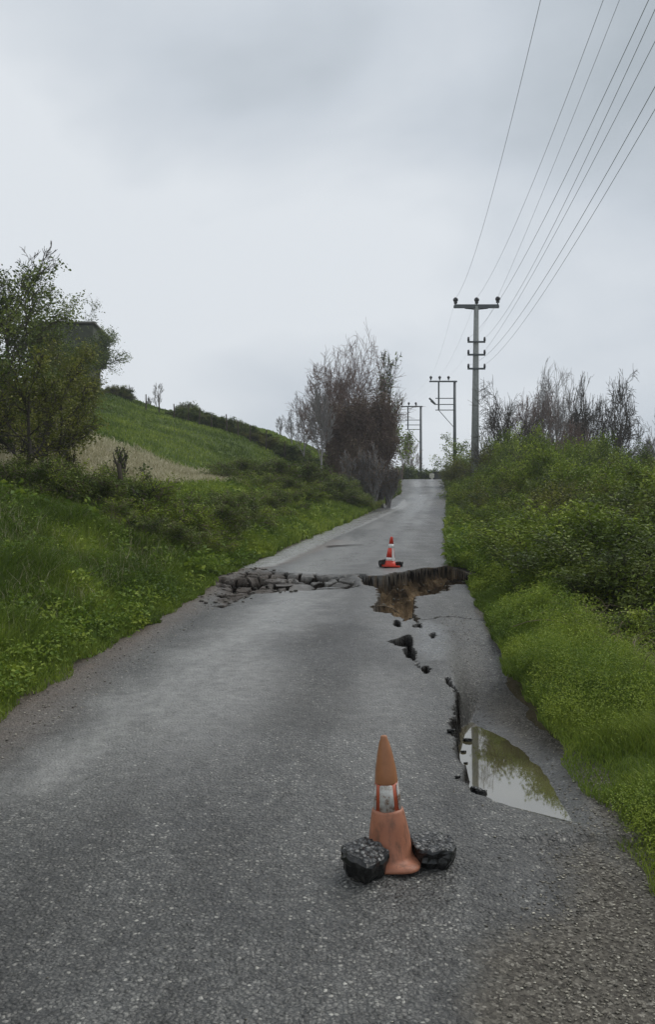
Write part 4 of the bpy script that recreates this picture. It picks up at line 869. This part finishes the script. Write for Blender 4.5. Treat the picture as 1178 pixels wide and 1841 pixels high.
x, y = U(717, 1020); chunk('asphalt_chunk', 4, (.16, .14, .08), (x, y, rz_(x, y) - .01), 'low dark asphalt chunk right of the red cone past the collapse', 'rubble', 'asphalt chunks by the far cone', .5)
x, y = U(855, 1418); chunk('asphalt_chunk', 5, (.075, .09, .06), (x + .02, y, ZW - .018), 'brown crumbled asphalt lump at the near left rim of the puddle', 'rubble', None, .5)
for i, (u, v, d_) in enumerate([(836, 1298, .05), (841, 1332, .055), (834, 1352, .04), (838, 1372, .035), (812, 1320, .05), (824, 1402, .03)]):
    x, y = U(u, v, ZW) if u > 830 else U(u, v)
    chunk('asphalt_crumb', 10 + i, (d_ * .8, d_ * 1.1, d_ * .5), (x, y, (ZW - .012) if u > 830 else rz_(x, y) - .004),
          ['farthest small asphalt crumb standing in the puddle', 'largest asphalt crumb standing in the puddle', 'asphalt crumb in the puddle just nearer than the largest', 'nearest asphalt crumb in the puddle', 'asphalt crumb on the road beside the crack', 'tiny asphalt crumb on the road near the puddle corner'][i], 'rubble', 'asphalt crumbs along the crack', i)
t = NT('slab_top'); t.set(Base_Color=t.ramp(t.noise(30, 5, .7), [(.3, (.045, .037, .031)), (.7, (.115, .098, .084))]), Roughness=.6, Normal=t.bump(t.noise(60, 4), .6, .01)); M['slabtop'] = t.m
M['slabside'] = mat_simple('slab_broken_side', (.022, .018, .014), .95, .5, 30, .01, 0, .1)
def slab(i, u, v, w, d, th, lift, rx, ry, rz, label):
    rs = random.Random(i); x, y = U(u, v); n = rs.choice([5, 6, 7]); pts = []
    for j in range(n):
        a = 6.283 * (j + rs.uniform(-.3, .3)) / n; pts.append((math.cos(a) * w / 2 * rs.uniform(.8, 1.1), math.sin(a) * d / 2 * rs.uniform(.8, 1.1)))
    P2 = []
    for j in range(n):
        a, b = pts[j], pts[(j + 1) % n]
        for q_ in range(4):
            f = q_ / 4; P2.append((a[0] * (1 - f) + b[0] * f + rs.uniform(-.012, .012), a[1] * (1 - f) + b[1] * f + rs.uniform(-.012, .012)))
    mb = MB(); k = len(P2); mb.add([(p[0], p[1], 0) for p in P2] + [(0, 0, .004)], [(j, (j + 1) % k, k) for j in range(k)], 0)
    lo = [(p[0] * rs.uniform(.84, .95), p[1] * rs.uniform(.84, .95), -th * rs.uniform(.75, 1.1)) for p in P2]
    mb.add([(p[0], p[1], 0) for p in P2] + lo, [((j + 1) % k, j, k + j, k + (j + 1) % k) for j in range(k)] + [tuple(range(2 * k - 1, k - 1, -1))], 1)
    o = mb.build('asphalt_slab', [M['slabtop'], M['slabside']], None, (x, y, float(prof(y)) + lift - .022)); o.rotation_euler = (rx, ry, rz)
    return tag(o, label, 'rubble', 'broken asphalt slabs at the collapse')
SL = [(478, 1058, .42, .55, .09, .015, .10, -.06, .2, 'largest loose grey asphalt slab at the left of the collapse'),
      (512, 1046, .34, .60, .09, .035, .16, .10, -.3, 'tilted asphalt slab just right of and behind the largest slab'),
      (528, 1056, .28, .5, .08, .01, .12, .02, .6, 'small slab at the right end of the loose pieces'),
      (440, 1050, .36, .60, .09, .03, -.06, .12, .9, 'brownish slab left of the largest slab'),
      (452, 1066, .24, .4, .08, .0, .15, -.1, .1, 'small slab fragment in front of the brownish slab'),
      (412, 1058, .34, .6, .09, .02, .1, .2, 1.4, 'muddy slab near the left end of the collapse'),
      (398, 1074, .26, .5, .08, .0, .22, .1, .4, 'muddy slab lowest at the left grass edge'),
      (430, 1036, .34, .7, .07, .03, .12, .05, .3, 'flat muddy slab behind the left end of the rubble'),
      (424, 1078, .22, .35, .07, .0, .1, -.2, 2.0, 'small muddy fragment at the front left of the rubble'),
      (492, 1036, .30, .5, .08, .035, .10, .0, .0, 'narrow slab along the upper crack line'),
      (462, 1042, .26, .4, .07, .03, .2, .05, .8, 'small slab wedged below the upper crack line')]
for i, a in enumerate(SL):
    if i in (0, 1): slab(100 + i, a[0], a[1], a[2] * .8, a[3] * .8, a[4], a[5] * .5 - .035, a[6] * .45, a[7] * .4, a[8], a[9])
for i, (u, v, w, d, lift, rx, ry, lab) in enumerate([(716, 1112, .13, .35, -.05, -.25, .25, 'narrow broken asphalt finger hanging at the near lip of the hole'), (735, 1118, .11, .3, -.07, -.3, -.2, 'second asphalt finger sagging at the near lip of the hole'),
                                                     (790, 1050, .5, .7, -.35, .25, -.1, 'sunken dark slab inside the right of the hole'), (726, 1058, .3, .5, -.5, .5, .2, 'fallen slab piece on the soil inside the hole')]):
    slab(140 + i, u, v, w, d, .09, lift, rx, ry, i * .7, lab)
# dry grass root hanging in the hole / pale root
x, y = U(690, 1086); mb = MB(); mb.tube([(x - .10, y, prof(y) - .03), (x, y + .05, prof(y) - .02), (x + .10, y + .02, prof(y) - .05), (x + .2, y + .1, prof(y) - .12)], [.008, .010, .008, .004], 6)
tag(mb.build('root', M['stem_dry'], smooth=True), 'pale root sticking out across the black notch of the hole', 'root')

# ------------------------------------------------------------------ traffic cones
t = NT('faded_orange_rubber'); n = t.noise(9, 5, .65)
t.set(Base_Color=t.mix(t.ramp(t.noise(1, 5, .75, vec=t.pos((26, 26, 9))), [(.50, 0.0), (.66, .75)]), t.ramp(n, [(.3, (.34, .125, .068)), (.7, (.46, .19, .110))]), (.16, .08, .05)), Roughness=.5, Normal=t.bump(n, .15, .01)); M['orange'] = t.m
t = NT('weathered_orange_brown'); t.set(Base_Color=t.ramp(t.noise(9, 5, .65), [(.3, (.29, .118, .050)), (.7, (.41, .175, .080))]), Roughness=.45); M['orange_up'] = t.m
t = NT('worn_reflective_sleeve'); t.set(Base_Color=t.ramp(t.noise(26, 5, .7), [(.40, (.19, .11, .07)), (.50, (.46, .44, .41)), (.72, (.66, .66, .64))]), Roughness=.4); M['sleeve'] = t.m
M['red'] = mat_simple('red_plastic', (.62, .045, .02), .4, .15, 8); M['white'] = mat_simple('white_reflective', (.75, .74, .72), .35, .08, 12)
M['redbar'] = mat_simple('reddish_orange', (.42, .085, .035), .45, .2, 15)
def wob(t_, z):
    if z < .025: return .94 / (abs(math.cos(t_ + .12)) ** 4.5 + abs(math.sin(t_ + .12)) ** 4.5) ** (1 / 4.5)
    return 1 + .012 * math.sin(3 * t_ + z * 20) + .008 * math.sin(5 * t_ + 1)
x, y = U(706, 1580); y += .09
cn = empty('traffic_cone', (x, y, rz_(x, y) + .002), 'faded orange traffic cone with white panels, leaning left, nearest the camera', 'traffic cone', 'traffic cones'); cn.rotation_euler = (R(2), R(-3.2), 0); cn.scale = (.96, .96, .955)
mb = MB(); mb.lathe([(.122, 0), (.128, .004), (.127, .013), (.118, .020), (.108, .026), (.094, .029), (.0875, .042), (.082, .11), (.074, .16), (.0635, .214), (.061, .221), (.050, .224)], 48, jit=wob); mb.build('base_body', M['orange'], cn, smooth=True)
mb = MB(); mb.lathe([(.0530, .215), (.0450, .330)], 32); mb.build('inner_sleeve', M['redbar'], cn, smooth=True)
mb = MB(); mb.lathe([(.040, .325), (.0455, .327), (.0458, .333), (.041, .38), (.031, .44), (.021, .485), (.014, .502), (.013, .512), (.0105, .515)], 32, jit=wob); mb.build('top_section', M['orange_up'], cn, smooth=True)
for j in range(4):
    a0 = R(-96 + 90 * j); mb = MB(); k = 8; vs_ = []
    for (r_, z_) in ((.0565, .2225), (.0482, .3265)):
        for q_ in range(k + 1):
            a = a0 + (q_ / k - .5) * 1.12; vs_.append((r_ * math.cos(a), r_ * math.sin(a), z_ + (-.004 if q_ in (0, k) else 0) * (1 if z_ > .3 else -1)))
    mb.add(vs_, [(q_, q_ + 1, k + 2 + q_, k + 1 + q_) for q_ in range(k)]); o = mb.build('reflective_panel', M['sleeve'], cn, smooth=True)
    md_ = o.modifiers.new('thickness', 'SOLIDIFY'); md_.thickness = .004; md_.offset = -1
x, y = U(702, 1022); y += .05
cf = empty('traffic_cone', (x, y, rz_(x, y) + .002), 'bright red and white traffic cone on the far side of the collapsed hole', 'traffic cone', 'traffic cones'); cf.rotation_euler = (0, R(3), 0)
mb = MB()
for k in range(1): mb.box((0, 0, .015), (.26, .26, .03), R(12))
mb.build('base', M['red'], cf, bevel=.006)
cp = [(.088, .03), (.066, .16)]; mb = MB(); mb.lathe([(.092, .0302), (.088, .04), (.076, .10)], 32); mb.build('lower_body', M['red'], cf, smooth=True)
mb = MB(); mb.lathe([(.0765, .1005), (.069, .15)], 32); mb.build('reflective_band', M['white'], cf, smooth=True)
mb = MB(); mb.lathe([(.0685, .1505), (.047, .30)], 32); mb.build('middle_body', M['red'], cf, smooth=True)
mb = MB(); mb.lathe([(.0475, .3005), (.038, .365)], 32); mb.build('reflective_band', M['white'], cf, smooth=True)
mb = MB(); mb.lathe([(.0375, .3655), (.022, .47), (.020, .478), (.012, .482)], 32); mb.build('tip', M['red'], cf, smooth=True)
mb = MB()
for (r_, z_) in (): pass
for k in range(2):
    a = R(-60 + 100 * k); mb.add([(.0835 * math.cos(a - .25), .0835 * math.sin(a - .25), .10), (.0835 * math.cos(a + .35), .0835 * math.sin(a + .35), .10), (.052 * math.cos(a + .35), .052 * math.sin(a + .35), .30), (.052 * math.cos(a - .25), .052 * math.sin(a - .25), .30)], [(0, 1, 2, 3)])
o = mb.build('side_strip', M['white'], cf); md_ = o.modifiers.new('thickness', 'SOLIDIFY'); md_.thickness = .003

# ------------------------------------------------------------------ utility poles
def insulator(parent, x, z, sc=1.0, y=0):
    mb = MB(); mb.lathe([(.02, 0), (.02, .10), (.06, .11), (.075, .16), (.05, .20), (.085, .23), (.10, .29), (.09, .36), (.05, .41), (.02, .43)], 12, c=(x, y, z), jit=lambda a_, b_: 1.35)
    if sc != 1.0: mb.v = [(x + (p[0] - x) * sc, y + (p[1] - y) * sc, z + (p[2] - z) * sc) for p in mb.v]
    return mb.build('insulator', M['ceramic'], parent, smooth=True)
PX, PYY = at(857, 45), 45.0; pzg = gz(PX, PYY); ptop = zpx(551, 45)
p1 = empty('utility_pole', (PX, PYY, pzg), 'tall concrete utility pole with one wide crossarm and three short arms, nearest', 'utility pole', 'utility poles up the road')
Hh = ptop - pzg; mb = MB(); mb.tube([(-.10, 0, -.3), (-.05, 0, Hh * .5), (0, 0, Hh)], [.25, .19, .13], 16); mb.build('pole', M['concrete'], p1, smooth=True)
mb = MB(); mb.box((0, -.02, Hh - .02), (2.45, .14, .12)); mb.box((-.32, -.02, Hh - .13), (.62, .05, .06), M=Matrix.Rotation(.10, 3, 'Y')); mb.box((.32, -.02, Hh - .13), (.62, .05, .06), M=Matrix.Rotation(-.10, 3, 'Y'))
for (dx, ln) in ((-.6, 1.2), (.6, 1.2)): mb.box((dx, -.095, Hh - .02), (ln, .02, .22 if dx else .1))
ca = mb.build('crossarm', M['steel'], p1, bevel=.01); ca.rotation_euler = (0, 0, 0)
for dx in (-1.12, 0.02, 1.16): insulator(p1, dx, Hh + .04 + (.05 if dx > 1 else 0), 1.05)
br_z = []
for v in (616, 639, 664):
    zz_ = zpx(v, 45) - pzg; br_z.append(zz_); mb = MB(); mb.box((-.02, -.15, zz_), (.95, .07, .09)); o = mb.build('bracket', M['steel'], p1)
    for dx in (-.45, .42):
        mb = MB(); mb.tube([(dx, -.15, zz_ + .03), (dx, -.15, zz_ + .14), (dx, -.15, zz_ + .26)], [.055, .065, .045], 8); mb.build('spool', M['ceramic'], o, smooth=True)
def lpole(u, y, vtop, wpx, label, lamp):
    x = at(u, y); z = gz(x, y); H = zpx(vtop, y) - z; p = empty('utility_pole', (x, y, z), label, 'utility pole', 'utility poles up the road')
    mb = MB(); mb.tube([(0, 0, -.3), (0, 0, H)], [.17, .12], 12); mb.build('pole', M['concrete'] if False else M['steel'], p, smooth=True)
    k = y / F; A = -44 * k * wpx
    mb = MB(); mb.box((A / 2 + .05, -.14, H - .02), (abs(A) + .3, .10, .13)); mb.build('crossarm', M['steel'], p)
    for f in (.98, .62, .26): insulator(p, A * f, H + .05, 1.0, -.14)
    mb = MB(); mb.box((A * .66, -.14, H - 26 * k * wpx), (.14, .08, 52 * k * wpx)); mb.build('hanger', M['steel'], p)
    for dv in (31, 42, 52):
        mb = MB(); mb.box((A * .40, -.22, H - dv * k * wpx), (abs(A) * .80, .06, .07)); mb.build('bracket', M['steel'], p)
    mb = MB(); mb.tube([(A * .66, -.14, H - 52 * k * wpx), (-.1, -.05, H - 82 * k * wpx)], .03, 6); mb.build('brace', M['steel'], p)
    if lamp:
        mb = MB(); mb.tube([(A * .80, -.25, H - 42 * k), (A * .97, -.25, H - 35 * k)], [.08, .13], 8); mb.box((A * .99, -.25, H - 33.5 * k), (.40, .22, .12), M=Matrix.Rotation(.75, 3, 'Y')); mb.build('street_lamp', M['steel'], p)
    return p, x, z, H, A
p2 = lpole(818, 76, 686, 1.0, 'steel utility pole with arm to the left and lamp, second from the camera', True)
p3 = lpole(757, 95, 731, .80, 'steel utility pole with arm to the left beyond the crest, farthest', False)
# ------------------------------------------------------------------ power lines
def wire_fit(Pa, zend, pts):
    """span from the insulator Pa towards the previous pole behind the camera, through two seen points"""
    best = None; ye = -4.0
    for sag in np.linspace(.1, 3.0, 59):
        for xe in np.linspace(-3, 9, 241):
            tt = np.linspace(0, 1, 160); yy = Pa[1] + (ye - Pa[1]) * tt; xx = Pa[0] + (xe - Pa[0]) * tt; zz_ = Pa[2] + (zend - Pa[2]) * tt - 4 * sag * tt * (1 - tt)
            k = yy > 2; u = 589 + F * xx[k] / yy[k]; v = 1010 - F * (zz_[k] - 1.5) / yy[k]
            err = sum((np.interp(-pv, -v, u, left=0, right=9e3) - pu) ** 2 for pu, pv in pts)
            if best is None or err < best[0]: best = (err, sag, xe)
    return best
WI = [((PX - 1.12, PYY, ptop + .45), (973, 0), (882, 360), 'leftmost of the power lines, from the left end of the near crossarm', 1),
      ((PX + .02, PYY, ptop + .45), (1085, 0), (946, 360), 'second power line from the left, from the middle of the near crossarm', 1),
      ((PX + 1.16, PYY, ptop + .5), (1115, 0), (970, 360), 'third power line from the left, from the right end of the near crossarm', 1),
      ((PX - .45, PYY - .15, pzg + br_z[0] + .2), (1168, 0), (997, 360), 'fourth power line from the left, from the left end of the top short arm', 0),
      ((PX + .42, PYY - .15, pzg + br_z[0] + .2), (1178, 18), (1018, 360), 'fifth power line from the left, from the right end of the top short arm', 0),
      ((PX + .42, PYY - .15, pzg + br_z[1] + .2), (1178, 75), (1031, 360), 'sixth power line from the left, from the middle short arm', 0),
      ((PX - .45, PYY - .15, pzg + br_z[2] + .2), (1178, 157), (1063, 360), 'seventh power line from the left, second lowest at the right edge', 0),
      ((PX + .42, PYY - .15, pzg + br_z[2] + .2), (1178, 197), (1082, 360), 'rightmost and lowest of the power lines', 0)]
FIT = None
for i, (Pa, a, b, lab, up) in enumerate(WI):
    ze = [10.9, 10.9, 10.9, 8.8, 8.8, 8.3, 7.8, 7.8][i]
    err, sag, xe = wire_fit(Pa, ze, (a, b))
    print('wire', i, round(float(err), 1), round(float(sag), 2), round(float(xe), 2))
    mb = MB(); pts = []
    for q_ in range(41):
        f = q_ / 40; pts.append((Pa[0] + (xe - Pa[0]) * f, Pa[1] + (-4 - Pa[1]) * f, Pa[2] + (ze - Pa[2]) * f - 4 * sag * f * (1 - f)))
    mb.tube(pts, .0052, 5); tag(mb.build('overhead_cable', M['wire'], smooth=True), lab, 'power line', 'power lines')
def span(Pa, Pb, sag, lab, r_=.0035):
    mb = MB(); mb.tube([tuple(Vector(Pa).lerp(Vector(Pb), q_ / 16) - Vector((0, 0, 4 * sag * (q_ / 16) * (1 - q_ / 16)))) for q_ in range(17)], r_, 4)
    tag(mb.build('overhead_cable', M['wire']), lab, 'power line', 'power lines')
for j, dx in enumerate((-1.12, .02, 1.16)):
    A2 = p2[4] * (.98, .62, .26)[j]; A3 = p3[4] * (.98, .62, .26)[j]
    span((PX + dx, PYY, ptop + .45), (p2[1] + A2, 75.9, p2[2] + p2[3] + .45), .5, ['left', 'middle', 'right'][j] + ' thin line between the nearest and the middle utility pole')
    span((p2[1] + A2, 75.9, p2[2] + p2[3] + .45), (p3[1] + A3, 94.9, p3[2] + p3[3] + .45), .3, ['left', 'middle', 'right'][j] + ' thin line between the middle and the farthest utility pole')

# ------------------------------------------------------------------ hut on the ridge
t = NT('weathered_dark_boards'); Pb = t.pos((5.5, 5.5, .25)); n = t.noise(1.6, 4, .6, vec=Pb)
t.set(Base_Color=t.ramp(n, [(.3, (.030, .026, .020)), (.7, (.075, .066, .050))]), Roughness=.85, Normal=t.bump(n, .7, .03)); M['boards'] = t.m
M['felt'] = mat_simple('mossy_roof_felt', (.055, .060, .036), .9, .3, 3); M['void'] = mat_simple('dark_interior', (.010, .010, .010), .9, .2, 3); M['trim'] = mat_simple('old_trim', (.11, .10, .085), .8, .25, 6)
hx0, hx1, hy = at(52, 62), at(168, 62), 62.0; hz = gz((hx0 + hx1) / 2, hy) - .3; ht = zpx(583, hy)
hut = empty('wooden_hut', ((hx0 + hx1) / 2, hy + 1.8, hz), 'dark wooden hut with flat overhanging roof on the hill ridge, half hidden by trees', 'hut'); W_ = hx1 - hx0; Hh = ht - hz
mb = MB(); mb.box((-.12, .1, Hh * .27), (W_ - .7, 3.4, Hh * .54)); mb.build('lower_wall', M['boards'], hut)
mb = MB(); mb.box((0, 0, Hh * .62), (W_ - .05, 3.8, Hh * .16)); mb.build('upper_wall', M['void'], hut)
mb = MB(); mb.box((0, 0, Hh * .84), (W_, 4.0, Hh * .28)); mb.box((0, 0, Hh * .70 - .03), (W_ + .1, 4.1, .12)); mb.build('fascia', M['felt'], hut, bevel=.03)
mb = MB(); mb.box((0, 0, Hh + .04), (W_ + .35, 4.4, .12)); mb.build('roof', M['trim'], hut)
w_ = MB(); w_.box((W_ * .18, -1.62, Hh * .30), (.9, .08, .9)); wo_ = w_.build('window', M['void'], hut)
mb = MB()
for (dx, dz, sx_, sz_) in ((0, .48, 1.05, .08), (0, -.48, 1.05, .08), (-.49, 0, .08, .88), (.49, 0, .08, .88), (0, 0, .05, .88)): mb.box((W_ * .18 + dx, -1.66, Hh * .30 + dz), (sx_, .07, sz_))
mb.build('window_frame', M['trim'], wo_)
mb = MB(); mb.box((-W_ * .2, -1.63, Hh * .24), (.85, .08, 1.9)); do_ = mb.build('door', M['trim'], hut); mb = MB(); mb.box((-W_ * .2 + .3, -1.69, Hh * .24), (.05, .05, .16)); mb.build('handle', M['steel'], do_)

# ------------------------------------------------------------------ fence posts, near posts, things beyond the crest
M['post'] = mat_bark('old_fence_wood', (.075, .062, .048))
def post(u, y, H, r_, lab, grp, name='fence_post', mat='post', tl=0):
    x = at(u, y); z = gz(x, y); mb = MB(); mb.tube([(0, 0, -.2), (.01 + tl * .5, 0, H * .5), (tl, .01, H)], [r_ * 1.1, r_, r_ * .85], 7)
    return tag(mb.build(name, M[mat], None, (x, y, z)), lab, 'fence post', grp)
for i, u in enumerate([262, 286, 313, 338, 358, 380, 408, 428, 449, 478, 512]):
    y = np.interp(u, [260, 640], [57, 51]); post(u, y, 1.1 + .15 * math.sin(i * 2.3), .045, ['first fence post from the hut on the ridge line, beside the bare sapling', 'second ridge fence post from the hut', 'third ridge fence post from the hut', 'fourth ridge fence post from the hut', 'fifth ridge fence post from the hut', 'sixth ridge fence post, midway down the ridge', 'seventh ridge fence post from the hut, thick and dark',
           'eighth ridge fence post from the hut', 'ninth ridge fence post from the hut', 'second to last ridge fence post before the clump', 'last ridge fence post before the brown thicket'][i], 'fence posts along the ridge', tl=.05 * math.sin(i * 5))
post(226, 13.6, 1.0, .045, 'leaning dark wooden post in the bramble tangle over the left bank', None, tl=-.12)
post(118, 15.5, .85, .03, 'thin wooden stake in the dry grass behind the near left trees', None, tl=.03)
M['paint'] = mat_simple('chalky_paint', (.55, .52, .46), .7, .15, 5); M['farwall'] = mat_simple('dark_wall', (.05, .05, .055), .8, .2, 3)
x, y = at(777, 86), 86.0; mb = MB(); mb.tube([(0, 0, -.3), (0, 0, 1.75)], [.13, .10], 8); mb.box((0, -.02, 1.5), (.5, .06, .42)); 
tag(mb.build('marker_post', M['paint'], None, (x, y, gz(x, y))), 'pale marker post with small board at the end of the road crest', 'post')
x = at(797, 88); z = gz(x, 88); bw = empty('low_shed', (x, 88, z - .3), 'low dark shed roof just showing over the road crest', 'shed')
zt = zpx(846, 88) - z + .3
mb = MB(); mb.box((0, 0, zt * .45), (1.9, 1.6, zt * .9)); mb.build('wall', M['farwall'], bw); mb = MB(); mb.box((0, 0, zt * .93), (2.5, 2.0, .13), M=Matrix.Rotation(R(-9), 3, 'Y')); mb.build('roof', M['void'], bw)
mb = MB(); mb.box((.35, -.83, zt * .70), (.5, .06, .5)); mb.build('window', M['paint'], bw)
# litter
t = mat_simple('crumpled_white_plastic', (.72, .74, .76), .35, .05, 20)
x, y = U(1056, 1159); y += .4; x = at(1056, y); bm = bmesh.new(); bmesh.ops.create_icosphere(bm, subdivisions=3, radius=.07)
for v in bm.verts: v.co += v.co.normalized() * .04 * mnoise.noise(v.co * 30); v.co.z *= .45; v.co.x *= 1.2
me = bpy.data.meshes.new('litter'); bm.to_mesh(me); bm.free(); me.materials.append(t)
tag(link('litter', me, None, (x, y, gz(x, y) + .05)), 'small crumpled white plastic litter in the ditch beside the verge', 'litter')

# ------------------------------------------------------------------ damp air
hm = bpy.data.materials.new('damp_air'); hm.use_nodes = True; ht_ = hm.node_tree
for n in list(ht_.nodes): ht_.nodes.remove(n)
hv = ht_.nodes.new('ShaderNodeVolumePrincipled'); hv.inputs['Color'].default_value = (.86, .90, .95, 1); hv.inputs['Density'].default_value = .0010
ho = ht_.nodes.new('ShaderNodeOutputMaterial'); ht_.links.new(hv.outputs[0], ho.inputs['Volume'])
mb = MB(); mb.box((0, 300, 2), (860, 840, 56)); tag(mb.build('haze', hm), 'thin damp haze in the air over the hill', 'haze', kind='stuff')

# ------------------------------------------------------------------ labels of the repeats: each told apart by its row
ORD = ['nearest', 'second nearest', 'third nearest', 'fourth nearest', 'fifth nearest', 'sixth nearest', 'seventh nearest', 'eighth nearest', 'ninth nearest', 'tenth nearest', 'eleventh nearest', 'twelfth nearest', 'thirteenth nearest', 'fourteenth nearest', 'fifteenth nearest', 'sixteenth nearest']
def relabel(label, key, fmt, words):
    l = sorted([o for o in col.objects if o.get('label') == label], key=key)
    for i, o in enumerate(l): o['label'] = fmt.format(words[i] if i < len(words) else 'farthest')
for c_, l_ in (('fresh green', TLAB[0]), ('dark green', TLAB[1]), ('olive green', TLAB[2])):
    relabel(l_, lambda o: o.location.y, '{} of the ' + c_ + ' leafy shrubs in the thicket right of the road', ORD)
for c_ in ('dark', 'olive'):
    relabel(c_ + ' bramble bush in the tangle along the left bank crest', lambda o: o.location.y, '{} ' + c_ + ' bramble bush in the tangle along the left bank crest', ORD)
    relabel(c_ + ' bramble bush on the mound left of the upper road', lambda o: o.location.y, '{} ' + c_ + ' bramble bush on the mound left of the upper road', ORD)
NTH = ['first', 'second', 'third', 'fourth', 'fifth', 'sixth', 'seventh', 'eighth', 'ninth', 'tenth', 'eleventh', 'twelfth', 'thirteenth', 'fourteenth', 'fifteenth', 'sixteenth', 'seventeenth', 'eighteenth', 'nineteenth', 'twentieth', 'twenty first', 'twenty second', 'twenty third', 'twenty fourth', 'twenty fifth', 'twenty sixth', 'twenty seventh', 'twenty eighth', 'twenty ninth', 'thirtieth', 'thirty first', 'thirty second', 'thirty third', 'thirty fourth', 'thirty fifth', 'thirty sixth', 'thirty seventh', 'thirty eighth', 'thirty ninth', 'fortieth', 'forty first', 'forty second', 'forty third', 'forty fourth', 'forty fifth', 'forty sixth', 'forty seventh', 'forty eighth', 'forty ninth']
for l_ in hl:
    relabel(l_, lambda o: o.location.x / o.location.y, '{} ' + l_.replace('in the hedge line crossing the hill ridge', 'in the ridge hedge, counting from the hut'), NTH)
